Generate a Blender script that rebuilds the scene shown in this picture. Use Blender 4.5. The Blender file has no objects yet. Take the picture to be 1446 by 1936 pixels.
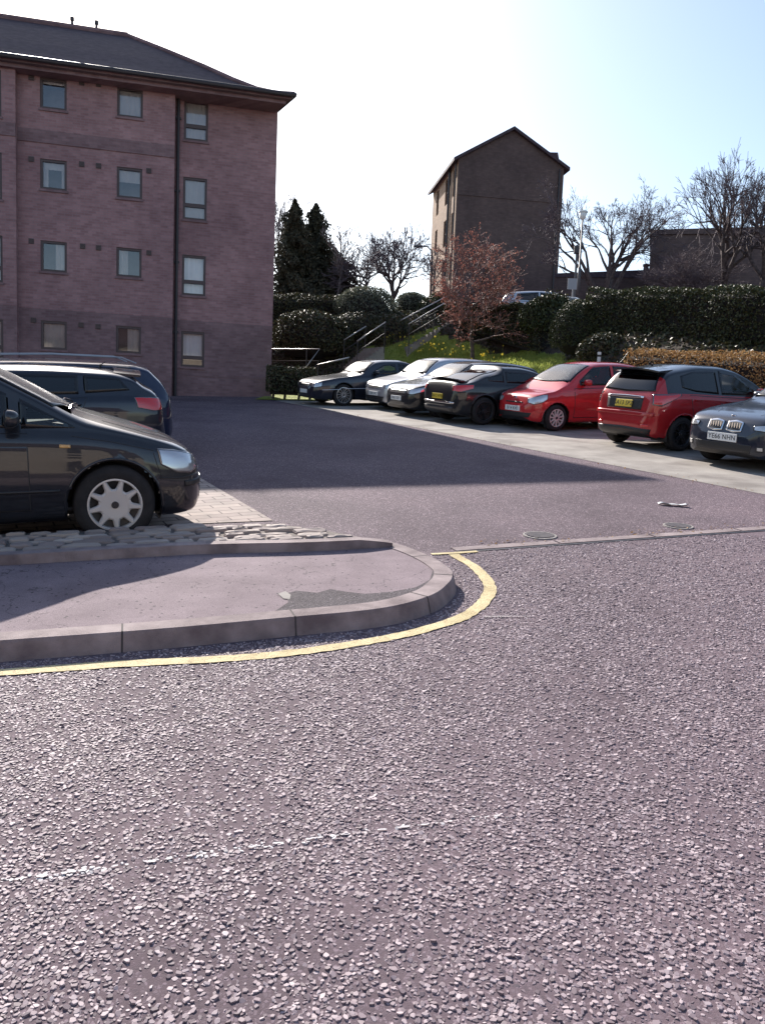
import bpy, bmesh, math, random
import numpy as np
from mathutils import Vector, Matrix
from mathutils.bvhtree import BVHTree
R_ = math.radians
scene = bpy.context.scene
COL = scene.collection

# ------------------------------------------------------------------ camera, sky, sun, exposure
CAM_R = np.array([[0.99921255, 0.03967722, 0.0], [0.00408003, -0.10274955, 0.99469889], [0.03946688, -0.99391561, -0.10283053]])
CAM_C = np.array([0.0, 0.0, 1.58])
FOC, PCX, PCY = 1519.0, 723.0, 968.0
cam_d = bpy.data.cameras.new('camera')
cam_d.sensor_fit = 'VERTICAL'; cam_d.sensor_height = 36.0; cam_d.lens = FOC / 1936.0 * 36.0
cam_d.clip_start = 0.05; cam_d.clip_end = 2000
cam = bpy.data.objects.new('camera', cam_d); COL.objects.link(cam)
cx, cyd, cz = CAM_R[:, 0], CAM_R[:, 1], CAM_R[:, 2]
m = Matrix(((cx[0], -cyd[0], -cz[0], 0), (cx[1], -cyd[1], -cz[1], 0), (cx[2], -cyd[2], -cz[2], 1.58), (0, 0, 0, 1)))
cam.matrix_world = m
scene.camera = cam

SUN_AZ, SUN_EL = -24.0, 32.5
world = bpy.data.worlds.new('World'); scene.world = world; world.use_nodes = True
wn = world.node_tree
sky = wn.nodes.new('ShaderNodeTexSky'); sky.sky_type = 'NISHITA'; sky.sun_disc = False
sky.sun_elevation = R_(SUN_EL); sky.sun_rotation = R_(SUN_AZ)
sky.air_density = 1.0; sky.dust_density = 1.1; sky.ozone_density = 0.7
bg = wn.nodes['Background']; bg.inputs['Strength'].default_value = 0.108
wn.links.new(sky.outputs[0], bg.inputs[0])
sd = bpy.data.lights.new('sun', 'SUN'); sd.energy = 5.0; sd.angle = R_(0.5); sd.color = (1.0, 0.93, 0.86)
sun = bpy.data.objects.new('sun', sd); COL.objects.link(sun)
sv = Vector((math.sin(R_(SUN_AZ)) * math.cos(R_(SUN_EL)), math.cos(R_(SUN_AZ)) * math.cos(R_(SUN_EL)), math.sin(R_(SUN_EL))))
sun.rotation_euler = (-sv).to_track_quat('-Z', 'Y').to_euler()
sun.location = (0, 0, 60)
scene.view_settings.view_transform = 'Standard'; scene.view_settings.look = 'None'
scene.view_settings.exposure = 0.95; scene.view_settings.gamma = 1.0
scene.cycles.max_bounces = 6; scene.cycles.transparent_max_bounces = 12
scene.cycles.sample_clamp_indirect = 4.0
scene.cycles.caustics_reflective = False; scene.cycles.caustics_refractive = False

# ------------------------------------------------------------------ measuring helpers
SA, SB = 0.0934, 0.0123                 # the site slopes up away from the road
def plane(x, y): return SA * y + SB * x
def ray(px, py):
    d = CAM_R @ np.array([px - PCX, py - PCY, FOC]); return d / np.linalg.norm(d)
def G(px, py, h=0.0):                   # photo sight line met with the sloping ground, h metres up
    d = ray(px, py); t = (h - 1.58) / (d[2] - SA * d[1] - SB * d[0]); p = CAM_C + t * d
    return Vector(p)
def at(px, py, y):                      # photo sight line at a known distance
    d = ray(px, py); return Vector(CAM_C + d * (y / d[1]))
RO = np.array([2.48, 13.86]); RU = np.array([.46, -.888]); RV = np.array([.888, .46])   # bay line, along it, across it
def row(s, t): p = RO + RU * s + RV * t; return float(p[0]), float(p[1])
def st(x, y): q = np.array([x, y]) - RO; return float(q @ RU), float(q @ RV)
def sstep(a, b, v):
    v = min(1.0, max(0.0, (v - a) / (b - a))); return v * v * (3 - 2 * v)
def ground_z(x, y):
    s, t = st(x, y)
    mlt = 1 + .055 * min(16, max(0.0, -s - 1))
    prof = min(3.1, float(np.interp(t, [6.1, 8.0, 9.0, 10.6], [0, 1.35, 1.8, 2.9])) * mlt)
    gentle = float(np.interp(t, [5.9, 7.0, 13.0, 14.0], [0, .35, 3.0, 3.1])); w = sstep(-6.5, -10.5, s)
    b1 = prof * (1 - w) + gentle * w
    d = y - (30.0 - .30 * x)
    b2 = 3.3 * sstep(0.0, 6.5, d) if x > -40 else 0
    far = 1.6 * sstep(55, 110, y)
    return plane(x, y) + max(b1, b2) + far

# ------------------------------------------------------------------ object helpers
def tag(o, label=None, cat=None, group=None, kind=None):
    if label: o['label'] = label
    if cat: o['category'] = cat
    if group: o['group'] = group
    if kind: o['kind'] = kind
    return o
def empty(name, loc=(0, 0, 0), label=None, cat=None, group=None, rz=0):
    o = bpy.data.objects.new(name, None); o.empty_display_size = .2; COL.objects.link(o)
    o.location = loc; o.rotation_euler = (0, 0, rz)
    return tag(o, label, cat, group)
def link(name, me, parent=None):
    o = bpy.data.objects.new(name, me); COL.objects.link(o)
    if parent: o.parent = parent
    return o
def np_mesh(name, V, F, mats, smooth=False, midx=None):
    """V (n,3) array, F (m,k) array of equal sized faces."""
    V = np.asarray(V, np.float32); F = np.asarray(F, np.int32)
    me = bpy.data.meshes.new(name); k = F.shape[1]
    me.vertices.add(len(V)); me.vertices.foreach_set('co', V.ravel())
    me.loops.add(F.size); me.loops.foreach_set('vertex_index', F.ravel())
    me.polygons.add(len(F))
    me.polygons.foreach_set('loop_start', np.arange(0, F.size, k, dtype=np.int32))
    me.polygons.foreach_set('loop_total', np.full(len(F), k, np.int32))
    if midx is not None: me.polygons.foreach_set('material_index', np.asarray(midx, np.int32))
    me.polygons.foreach_set('use_smooth', np.full(len(F), smooth, bool))
    for mt in (mats if isinstance(mats, (list, tuple)) else [mats]): me.materials.append(mt)
    me.update(calc_edges=True); me.validate()
    return me
class MB:
    def __init__(s): s.v = []; s.f = []; s.m = []
    def add(s, vs, fs, mi=0):
        o = len(s.v); s.v += [tuple(v) for v in vs]
        for f in fs: s.f.append(tuple(o + i for i in f)); s.m.append(mi)
    def box(s, x0, x1, y0, y1, z0, z1, mi=0, M=None):
        vs = [Vector((x, y, z)) for z in (z0, z1) for y in (y0, y1) for x in (x0, x1)]
        if M is not None: vs = [M @ v for v in vs]
        s.add(vs, [(0, 2, 3, 1), (4, 5, 7, 6), (0, 1, 5, 4), (2, 6, 7, 3), (0, 4, 6, 2), (1, 3, 7, 5)], mi)
    def tube(s, pts, rad, n=8, mi=0, cap=True):
        pts = [Vector(p) for p in pts]
        if not isinstance(rad, (list, tuple)): rad = [rad] * len(pts)
        rings = []
        for i, p in enumerate(pts):
            d = (pts[min(i + 1, len(pts) - 1)] - pts[max(i - 1, 0)])
            if d.length < 1e-9: d = Vector((0, 0, 1))
            d.normalize(); a = d.orthogonal().normalized()
            ref = Vector((0, 0, 1)) if abs(d.z) < .9 else Vector((1, 0, 0))
            a = d.cross(ref).normalized(); b = d.cross(a)
            rings.append([p + rad[i] * (a * math.cos(2 * math.pi * k / n) + b * math.sin(2 * math.pi * k / n)) for k in range(n)])
        vs = [v for r in rings for v in r]; fs = []
        for i in range(len(pts) - 1):
            for k in range(n): fs.append((i * n + k, i * n + (k + 1) % n, (i + 1) * n + (k + 1) % n, (i + 1) * n + k))
        if cap: fs.append(tuple(range(n))[::-1]); fs.append(tuple((len(pts) - 1) * n + k for k in range(n)))
        s.add(vs, fs, mi)
    def lathe(s, prof, n=32, axis='y', mi=0, c=(0, 0, 0)):
        """prof (r, a): radius and distance along the axis."""
        vs = []; fs = []
        for r, a in prof:
            for k in range(n):
                t = 2 * math.pi * k / n
                vs.append((c[0] + r * math.cos(t), c[1] + a, c[2] + r * math.sin(t)) if axis == 'y' else (c[0] + r * math.cos(t), c[1] + r * math.sin(t), c[2] + a))
        for i in range(len(prof) - 1):
            for k in range(n): fs.append((i * n + k, (i + 1) * n + k, (i + 1) * n + (k + 1) % n, i * n + (k + 1) % n))
        s.add(vs, fs, mi)
    def build(s, name, mats, parent=None, smooth=False, bevel=0, mesh_only=False):
        me = bpy.data.meshes.new(name); me.from_pydata(s.v, [], s.f)
        for mt in (mats if isinstance(mats, (list, tuple)) else [mats]): me.materials.append(mt)
        me.polygons.foreach_set('material_index', s.m)
        me.polygons.foreach_set('use_smooth', [smooth] * len(s.f)); me.update()
        bm = bmesh.new(); bm.from_mesh(me); bmesh.ops.recalc_face_normals(bm, faces=bm.faces)
        if bevel: bmesh.ops.bevel(bm, geom=list(bm.edges), offset=bevel, segments=2, affect='EDGES', profile=.5)
        bm.to_mesh(me); bm.free()
        if mesh_only: return me
        return link(name, me, parent)

# ------------------------------------------------------------------ materials
def mat(name, col=(.5, .5, .5), rough=.6, metal=0.0, spec=.5, coat=0.0, emit=None):
    mt = bpy.data.materials.new(name); mt.use_nodes = True
    p = mt.node_tree.nodes['Principled BSDF']
    p.inputs['Base Color'].default_value = (*col, 1); p.inputs['Roughness'].default_value = rough
    p.inputs['Metallic'].default_value = metal; p.inputs['Specular IOR Level'].default_value = spec
    if coat: p.inputs['Coat Weight'].default_value = coat; p.inputs['Coat Roughness'].default_value = .03
    return mt
def N(mt, t, **kw):
    n = mt.node_tree.nodes.new(t)
    for k, v in kw.items():
        if k in n.inputs.keys(): n.inputs[k].default_value = v
        else: setattr(n, k, v)
    return n
def L_(mt, a, b): mt.node_tree.links.new(a, b)
def pr(mt): return mt.node_tree.nodes['Principled BSDF']
def ramp(mt, fac, stops):
    r = N(mt, 'ShaderNodeValToRGB'); L_(mt, fac, r.inputs[0])
    e = r.color_ramp.elements
    while len(e) < len(stops): e.new(.5)
    for i, (p, c) in enumerate(stops):
        e[i].position = p; e[i].color = (*c, 1) if len(c) == 3 else c
    return r.outputs[0]
def mixc(mt, a, b, fac, blend='MIX'):
    n = N(mt, 'ShaderNodeMix', data_type='RGBA', blend_type=blend)
    for s, v in ((n.inputs[0], fac), (n.inputs[6], a), (n.inputs[7], b)):
        if hasattr(v, 'links') or hasattr(v, 'is_linked'): L_(mt, v, s)
        else: s.default_value = v if not isinstance(v, tuple) else (*v, 1)
    return n.outputs[2]
def noise(mt, scale, detail=4, rough=.55, coord='Object', vec=None, dims='3D'):
    n = N(mt, 'ShaderNodeTexNoise', Scale=scale, Detail=detail, Roughness=rough)
    if vec is None:
        tc = N(mt, 'ShaderNodeTexCoord'); vec = tc.outputs[coord]
    L_(mt, vec, n.inputs['Vector']); return n.outputs['Fac']
def bump(mt, h, strength=.4, dist=.01, nrm=None):
    b = N(mt, 'ShaderNodeBump', Strength=strength, Distance=dist); L_(mt, h, b.inputs['Height'])
    if nrm is not None: L_(mt, nrm, b.inputs['Normal'])
    return b.outputs['Normal']
def vary(name, c0, c1, scale=3, rough=.8, bmp=.3, bscale=60, bdist=.01, spec=.3, detail=6):
    mt = mat(name, c0, rough, spec=spec)
    f = noise(mt, scale, detail); L_(mt, ramp(mt, f, [(.32, c0), (.68, c1)]), pr(mt).inputs['Base Color'])
    if bmp: L_(mt, bump(mt, noise(mt, bscale, 5), bmp, bdist), pr(mt).inputs['Normal'])
    return mt
def island(name, cols, rough=.6, spec=.3, trans=0.0):
    """colour differs leaf by leaf (random per mesh island)"""
    mt = mat(name, cols[0], rough, spec=spec)
    g = N(mt, 'ShaderNodeNewGeometry')
    c = ramp(mt, g.outputs['Random Per Island'], [(i / max(1, len(cols) - 1), q) for i, q in enumerate(cols)])
    L_(mt, c, pr(mt).inputs['Base Color'])
    if trans:
        tr = N(mt, 'ShaderNodeBsdfTranslucent'); L_(mt, c, tr.inputs[0])
        mx = N(mt, 'ShaderNodeMixShader', Fac=trans); out = mt.node_tree.nodes['Material Output']
        L_(mt, pr(mt).outputs[0], mx.inputs[1]); L_(mt, tr.outputs[0], mx.inputs[2]); L_(mt, mx.outputs[0], out.inputs[0])
    return mt
def asphalt(name, dark, light, cell, seed_scale=1.0, bstr=.8, bdist=.006, tint=None):
    """chipping surface: cells with their own tone and height in a darker binder"""
    mt = mat(name, dark, .85, spec=.18)
    tc = N(mt, 'ShaderNodeTexCoord'); v = tc.outputs['Object']
    wob = N(mt, 'ShaderNodeTexNoise', Scale=cell * .6, Detail=2.0); L_(mt, v, wob.inputs['Vector'])
    add = N(mt, 'ShaderNodeVectorMath', operation='MULTIPLY_ADD'); L_(mt, wob.outputs['Color'], add.inputs[0])
    add.inputs[1].default_value = (.012,) * 3; L_(mt, v, add.inputs[2])
    vo = N(mt, 'ShaderNodeTexVoronoi', Scale=cell, feature='F1'); L_(mt, add.outputs[0], vo.inputs['Vector'])
    ve = N(mt, 'ShaderNodeTexVoronoi', Scale=cell, feature='DISTANCE_TO_EDGE'); L_(mt, add.outputs[0], ve.inputs['Vector'])
    sep = N(mt, 'ShaderNodeSeparateColor'); L_(mt, vo.outputs['Color'], sep.inputs[0])
    edge = ramp(mt, ve.outputs['Distance'], [(.04, (0, 0, 0)), (.2, (1, 1, 1))])
    patch = noise(mt, .9, 5, .6)
    keep = N(mt, 'ShaderNodeMath', operation='ADD'); L_(mt, sep.outputs[0], keep.inputs[0]); L_(mt, patch, keep.inputs[1])
    keepc = ramp(mt, keep.outputs[0], [(.72, (0, 0, 0)), (.84, (1, 1, 1))])
    msk = N(mt, 'ShaderNodeMath', operation='MULTIPLY'); L_(mt, edge, msk.inputs[0]); L_(mt, keepc, msk.inputs[1])
    tone = ramp(mt, sep.outputs[1], [(0, tuple(c * .6 for c in light)), (.6, light), (1, tuple(min(.8, c * 1.5) for c in light))])
    dk = ramp(mt, noise(mt, .35, 6, .6), [(.3, tuple(c * .8 for c in dark)), (.7, tuple(c * 1.25 for c in dark))])
    c = mixc(mt, dk, tone, msk.outputs[0])
    c = mixc(mt, c, ramp(mt, noise(mt, .55, 7, .62), [(.36, (.68, .66, .68)), (.5, (1, 1, 1)), (.68, (1.22, 1.2, 1.18))]), .8, 'MULTIPLY')
    L_(mt, c, pr(mt).inputs['Base Color'])
    hm = N(mt, 'ShaderNodeMath', operation='MULTIPLY'); L_(mt, msk.outputs[0], hm.inputs[0])
    hh = N(mt, 'ShaderNodeMath', operation='MULTIPLY_ADD'); L_(mt, sep.outputs[2], hh.inputs[0]); hh.inputs[1].default_value = .6; hh.inputs[2].default_value = .5
    L_(mt, hh.outputs[0], hm.inputs[1])
    b1 = bump(mt, noise(mt, cell * 3, 4), .35, .003)
    L_(mt, bump(mt, hm.outputs[0], bstr, bdist, b1), pr(mt).inputs['Normal'])
    return mt
def brick(name, c1, c2, mortar, bw=.225, bh=.075, rough=.85):
    mt = mat(name, c1, rough, spec=.2)
    tc = N(mt, 'ShaderNodeTexCoord'); sx = N(mt, 'ShaderNodeSeparateXYZ'); L_(mt, tc.outputs['Object'], sx.inputs[0])
    ad = N(mt, 'ShaderNodeMath', operation='ADD'); L_(mt, sx.outputs[0], ad.inputs[0]); L_(mt, sx.outputs[1], ad.inputs[1])
    cb = N(mt, 'ShaderNodeCombineXYZ'); L_(mt, ad.outputs[0], cb.inputs[0]); L_(mt, sx.outputs[2], cb.inputs[1])
    bt = N(mt, 'ShaderNodeTexBrick', Scale=1.0); bt.inputs['Brick Width'].default_value = bw; bt.inputs['Row Height'].default_value = bh
    bt.inputs['Mortar Size'].default_value = bh * .1; bt.inputs['Color1'].default_value = (*c1, 1); bt.inputs['Color2'].default_value = (*c2, 1); bt.inputs['Mortar'].default_value = (*mortar, 1)
    bt.inputs['Bias'].default_value = -.1
    L_(mt, cb.outputs[0], bt.inputs['Vector'])
    n1 = noise(mt, .35, 6, .65); n2 = noise(mt, 3.2, 5, .6)
    c = mixc(mt, bt.outputs['Color'], ramp(mt, n1, [(.3, (.62, .6, .62)), (.7, (1.15, 1.12, 1.1))]), .8, 'MULTIPLY')
    c = mixc(mt, c, ramp(mt, n2, [(.35, (.8, .8, .8)), (.65, (1.1, 1.1, 1.1))]), .6, 'MULTIPLY')
    L_(mt, c, pr(mt).inputs['Base Color'])
    L_(mt, bump(mt, bt.outputs['Fac'], -.5, .008), pr(mt).inputs['Normal'])
    return mt
def glassy(name, tint=(.75, .8, .8), refl=1.0, ior=1.5, rough=.04):
    """thin window glass: see-through tint with mirror reflection that grows at grazing angles"""
    mt = bpy.data.materials.new(name); mt.use_nodes = True; nt = mt.node_tree; nt.nodes.remove(pr(mt))
    tr = N(mt, 'ShaderNodeBsdfTransparent'); tr.inputs[0].default_value = (*tint, 1)
    gl = N(mt, 'ShaderNodeBsdfGlossy'); gl.inputs['Roughness'].default_value = rough; gl.inputs[0].default_value = (refl, refl, refl, 1)
    fr = N(mt, 'ShaderNodeFresnel', IOR=ior); mx = N(mt, 'ShaderNodeMixShader')
    L_(mt, fr.outputs[0], mx.inputs[0]); L_(mt, tr.outputs[0], mx.inputs[1]); L_(mt, gl.outputs[0], mx.inputs[2])
    L_(mt, mx.outputs[0], nt.nodes['Material Output'].inputs[0]); return mt
def paint(name, col, metal=.0, rough=.35, flake=.0):
    mt = mat(name, col, rough, metal, .2, 1.0)
    f = noise(mt, 9, 6, .65)
    L_(mt, ramp(mt, f, [(.3, col), (.75, tuple(min(1, c * 1.12 + .006) for c in col))]), pr(mt).inputs['Base Color'])
    r = ramp(mt, noise(mt, 4, 6, .7), [(.35, (.015, .015, .015)), (.7, (.08, .08, .08))])
    L_(mt, r, pr(mt).inputs['Coat Roughness']); return mt

M = {}
M['road'] = asphalt('road asphalt', (.122, .089, .101), (.165, .126, .143), 90, bstr=.15, bdist=.003)
M['lot'] = asphalt('car park asphalt', (.094, .068, .081), (.28, .218, .24), 62, bstr=.9, bdist=.01)
M['bay'] = vary('worn concrete bays', (.2, .178, .16), (.36, .33, .295), 1.6, .9, .8, 70, .008, .2, 10)
def tarmac(name, c0, c1):
    """smooth footway tarmac: fine grit, small dark pits, wandering hairline cracks, broad stains"""
    mt = mat(name, c0, .88, spec=.2); base = ramp(mt, noise(mt, 2.6, 8, .65), [(.3, c0), (.7, c1)])
    grit = ramp(mt, noise(mt, 170, 3, .7), [(.35, (.62, .6, .6)), (.65, (1.3, 1.3, 1.3))]); c = mixc(mt, base, grit, .85, 'MULTIPLY')
    tc = N(mt, 'ShaderNodeTexCoord'); vo = N(mt, 'ShaderNodeTexVoronoi', Scale=24.0); L_(mt, tc.outputs['Object'], vo.inputs['Vector'])
    sp = N(mt, 'ShaderNodeSeparateColor'); L_(mt, vo.outputs['Color'], sp.inputs[0]); th = N(mt, 'ShaderNodeMath', operation='MULTIPLY'); L_(mt, sp.outputs[0], th.inputs[0]); th.inputs[1].default_value = .24
    pit = N(mt, 'ShaderNodeMath', operation='LESS_THAN'); L_(mt, vo.outputs['Distance'], pit.inputs[0]); L_(mt, th.outputs[0], pit.inputs[1])
    wob = N(mt, 'ShaderNodeTexNoise', Scale=3.0, Detail=6.0); L_(mt, tc.outputs['Object'], wob.inputs['Vector']); ad = N(mt, 'ShaderNodeVectorMath', operation='MULTIPLY_ADD'); L_(mt, wob.outputs['Color'], ad.inputs[0]); ad.inputs[1].default_value = (.5,) * 3; L_(mt, tc.outputs['Object'], ad.inputs[2])
    ve = N(mt, 'ShaderNodeTexVoronoi', Scale=.9, feature='DISTANCE_TO_EDGE'); L_(mt, ad.outputs[0], ve.inputs['Vector']); cr = ramp(mt, ve.outputs['Distance'], [(.0, (.8, .8, .8)), (.0035, (0, 0, 0))])
    c = mixc(mt, c, (.07, .058, .062), pit.outputs[0]); c = mixc(mt, c, (.06, .05, .054), cr); L_(mt, c, pr(mt).inputs['Base Color'])
    b1 = bump(mt, noise(mt, 170, 3, .7), .7, .004); L_(mt, bump(mt, pit.outputs[0], -.5, .005, b1), pr(mt).inputs['Normal']); return mt
M['footway'] = tarmac('footway tarmac', (.175, .134, .148), (.265, .21, .226))
M['patch'] = asphalt('patched tarmac', (.075, .062, .07), (.15, .13, .14), 85, bstr=.8, bdist=.008)
M['kerb'] = vary('kerb stone', (.155, .118, .12), (.34, .275, .27), 5, .85, .9, 120, .006, .3, 10)
M['kerbjoint'] = mat('kerb joint', (.06, .05, .05), .9)
M['yellow'] = mat('yellow road paint', (.6, .5, .3), .8, spec=.2)
L_(M['yellow'], mixc(M['yellow'], ramp(M['yellow'], noise(M['yellow'], 6, 7, .7), [(.3, (.42, .33, .17)), (.6, (.66, .55, .32))]), ramp(M['yellow'], noise(M['yellow'], 75, 5, .75), [(.34, (.22, .19, .19)), (.46, (1, 1, 1))]), 1.0, 'MULTIPLY'), pr(M['yellow']).inputs['Base Color'])
L_(M['yellow'], bump(M['yellow'], noise(M['yellow'], 110, 4), .8, .005), pr(M['yellow']).inputs['Normal'])
M['white'] = vary('worn white paint', (.45, .41, .41), (.72, .68, .67), 45, .8, .4, 90, .004)
M['sett'] = island('granite setts', [(.22, .17, .155), (.4, .33, .285), (.29, .23, .21), (.48, .41, .36)], .75)
M['mortar'] = vary('sett mortar', (.13, .11, .1), (.2, .17, .15), 12, .95, .5, 60, .01)
M['iron'] = vary('cast iron', (.09, .08, .085), (.16, .14, .14), 30, .6, .5, 150, .003)
M['paper'] = mat('litter paper', (.75, .74, .72), .8)
M['chip'] = island('road chippings', [(.135, .102, .114), (.225, .172, .188), (.315, .248, .264), (.47, .385, .395)], .65, .3)
M['grass'] = vary('bank turf', (.22, .27, .05), (.34, .37, .09), 1.5, .9, 1.0, 60, .05)
M['soil'] = vary('bare soil and mulch', (.05, .038, .03), (.1, .075, .06), 3, .95, 1.0, 30, .05)
M['brickA'] = brick('mauve brown brick', (.31, .175, .178), (.41, .245, .248), (.32, .23, .24))
M['brickB'] = brick('dark plinth brick', (.22, .135, .142), (.295, .19, .198), (.23, .17, .175))
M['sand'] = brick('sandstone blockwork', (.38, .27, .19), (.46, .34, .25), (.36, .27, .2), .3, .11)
M['sandB'] = brick('shade toned blockwork', (.125, .088, .082), (.155, .108, .1), (.12, .088, .082), .3, .11)  # darker copy of the sandstone: the gable's shade is in the colour
M['slate'] = vary('slate roof', (.05, .034, .042), (.085, .06, .07), 5, .75, .4, 40, .01)
M['frame'] = mat('dark stained window frame', (.07, .045, .045), .5)
M['blind'] = vary('pale blind', (.7, .6, .6), (.82, .74, .72), 2, .9, 0)
M['room'] = vary('dim room', (.2, .17, .19), (.36, .31, .33), 1.2, .9, 0)
M['pane'] = glassy('window glass', (.85, .87, .88), 1.0, 1.9)
M['gutter'] = mat('gutter and downpipe', (.035, .03, .035), .5)
M['bark'] = vary('bark', (.06, .045, .045), (.13, .1, .095), 8, .9, .6, 30, .02)
M['twig'] = mat('twigs', (.12, .09, .1), .8)
M['steel'] = mat('galvanised rail', (.4, .38, .38), .4, .7)
M['railpost'] = mat('shade toned post', (.06, .05, .05), .6)  # posts and mid rails: shade put into the colour, unlike the sunlit top rail
M['polegrey'] = mat('lamp post paint', (.09, .085, .09), .5)
M['concrete'] = vary('concrete', (.24, .22, .2), (.34, .31, .29), 3, .9, .4, 50, .01)
M['black'] = mat('black plastic', (.018, .017, .019), .45)
M['tyre'] = vary('tyre rubber', (.018, .017, .018), (.035, .032, .033), 10, .8, .3, 80, .004)
M['alloy'] = mat('silver wheel', (.55, .53, .52), .3, .7)
M['darkalloy'] = mat('dark wheel', (.06, .06, .065), .35, .6)
M['trimgrey'] = mat('wheel cover silver', (.62, .58, .55), .45, .25)
M['inner'] = mat('car lining', (.035, .033, .036), .9)
M['glass'] = glassy('car glass', (.8, .86, .84), 1.0, 1.5)
M['screen'] = glassy('windscreen glass', (.74, .8, .8), 1.0, 1.7, .15)
ds = N(M['screen'], 'ShaderNodeBsdfDiffuse'); ds.inputs[0].default_value = (.75, .74, .72, 1); mo = M['screen'].node_tree.nodes['Material Output']; old = mo.inputs[0].links[0].from_socket; mx_ = N(M['screen'], 'ShaderNodeMixShader', Fac=.09); L_(M['screen'], old, mx_.inputs[1]); L_(M['screen'], ds.outputs[0], mx_.inputs[2]); L_(M['screen'], mx_.outputs[0], mo.inputs[0])
M['dglass'] = glassy('tinted car glass', (.10, .11, .13), 1.0, 1.6)
M['frit'] = mat('black glass edge', (.01, .01, .011), .15)
M['lampglass'] = mat('headlight lens', (.55, .55, .56), .12, .55, .8, 1.0)
M['lampdark'] = mat('headlight housing', (.12, .12, .13), .15, .5, .6, 1.0)
M['tail'] = mat('tail light red', (.62, .012, .014), .18, 0, .6, 1.0)
M['amber'] = mat('indicator lens', (.6, .33, .1), .2, 0, .6, 1.0)
M['chrome'] = mat('chrome', (.75, .75, .76), .08, 1.0)
M['platew'] = mat('white number plate', (.78, .78, .76), .5)
M['platey'] = mat('yellow number plate', (.72, .52, .05), .5)
M['ink'] = mat('plate lettering', (.015, .015, .015), .6)
M['seat'] = vary('seat cloth', (.06, .058, .062), (.1, .095, .1), 12, .95, .2, 90, .004)
# ------------------------------------------------------------------ ground, road, car park
rng = np.random.default_rng(7); random.seed(7)
def bank_hit(px, py):                   # photo sight line met with the shaped ground
    d = ray(px, py); t = 8.0
    while t < 120:
        p = CAM_C + d * t
        if p[2] < ground_z(p[0], p[1]): return Vector(p)
        t += .05
    return Vector(CAM_C + d * 60)
GRASS = [bank_hit(*q) for q in ((680, 668), (695, 655), (757, 652), (793, 630), (831, 622), (830, 638), (891, 649), (990, 662), (1068, 672), (1092, 686))]
gpoly = [(p.x, p.y) for p in GRASS] + [row(-3.2, 6.0), row(-9, 6.0), (2.2, 28.2), (-.6, 30.2)]
def inpoly(x, y, poly):
    c = False; j = len(poly) - 1
    for i in range(len(poly)):
        if (poly[i][1] > y) != (poly[j][1] > y) and x < (poly[j][0] - poly[i][0]) * (y - poly[i][1]) / (poly[j][1] - poly[i][1]) + poly[i][0]: c = not c
        j = i
    return c
gxs = np.concatenate([np.linspace(-110, -30, 10), np.arange(-28, -9, 1.5), np.arange(-9, 16, .3), np.arange(16, 30, 1.5), np.linspace(32, 110, 10)])
gys = np.concatenate([np.linspace(-60, -10, 8), np.arange(-8, 8, 2.0), np.arange(8, 40, .3), np.arange(40, 70, 1.5), np.linspace(72, 150, 12)])
nx, ny = len(gxs), len(gys)
V = []; F = []; mi = []
for y in gys:
    for x in gxs: V.append((x, y, ground_z(x, y) - (.05 if y < 9 else 0) + (.05 * (math.sin(x * 3.1 + y * 1.3) + math.sin(y * 2.7 - x)) * min(1, max(0, ground_z(x, y) - plane(x, y))) if 12 < y < 50 else 0)))
for j in range(ny - 1):
    for i in range(nx - 1):
        F.append((j * nx + i, j * nx + i + 1, (j + 1) * nx + i + 1, (j + 1) * nx + i))
        x = (gxs[i] + gxs[i + 1]) / 2; y = (gys[j] + gys[j + 1]) / 2
        if inpoly(x, y, gpoly): mi.append(1)
        elif ground_z(x, y) - plane(x, y) > .02 and y < 60 and st(x, y)[1] < 11: mi.append(0)
        elif y > 34 or y < 9: mi.append(2)
        else: mi.append(0)
tag(link('ground', np_mesh('ground', V, F, [M['soil'], M['grass'], M['lot']], True, mi)), kind='structure')

def sheet(name, pts, h, material, kind='structure'):
    mb = MB(); mb.add([(x, y, plane(x, y) + h) for x, y in pts], [tuple(range(len(pts)))])
    return tag(mb.build(name, material), kind=kind)
j0 = G(855, 1041); j1 = G(1446, 1000); jd = (j1 - j0).normalized()
jl = j0 - jd * 14; jr = j0 + jd * 60
sheet('road', [(-60, -38), (60, -38), (jr.x, jr.y), (jl.x, jl.y)], .004, M['road'])
def upto(p, dist): return (p.x, p.y + dist)
sheet('car_park', [(jl.x, jl.y), (jr.x, jr.y), (jr.x, 40), (-40, 42), (-40, jl.y)], .004, M['lot'])
a = [row(-15.2, 0), row(22, 0), row(22, 6.6), row(-15.2, 6.6)]
tag(link('bay_paving', np_mesh('bay_paving', [(x, y, plane(x, y) + .008) for x, y in a], [(0, 1, 2, 3)], M['bay'])), kind='structure')
# channel stone along the join of road and car park
jn = Vector((-jd.y, jd.x, 0)).normalized()
mb = MB()
k = 0.0
while k < 14:
    p = j0 + jd * (k + .01); q = j0 + jd * (k + .985); w = .055
    for sgn in (0,):
        mb.add([(c.x, c.y, plane(c.x, c.y) + hh) for hh in (.004, .013) for c in (p - jn * w, q - jn * w, q + jn * w, p + jn * w)],
               [(4, 5, 6, 7), (0, 1, 5, 4), (1, 2, 6, 5), (2, 3, 7, 6), (3, 0, 4, 7)])
    k += 1.0
tag(mb.build('channel_stone', M['kerb']), kind='structure')
mb = MB(); w0, w1 = -.095, -.057
mb.add([(c.x, c.y, plane(c.x, c.y) + .0085) for c in (j0 + jn * w0, j0 + jd * 14 + jn * w0, j0 + jd * 14 + jn * w1, j0 + jn * w1)], [(0, 1, 2, 3)])
tag(mb.build('tar_joint', M['gutter']), kind='structure')

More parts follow.
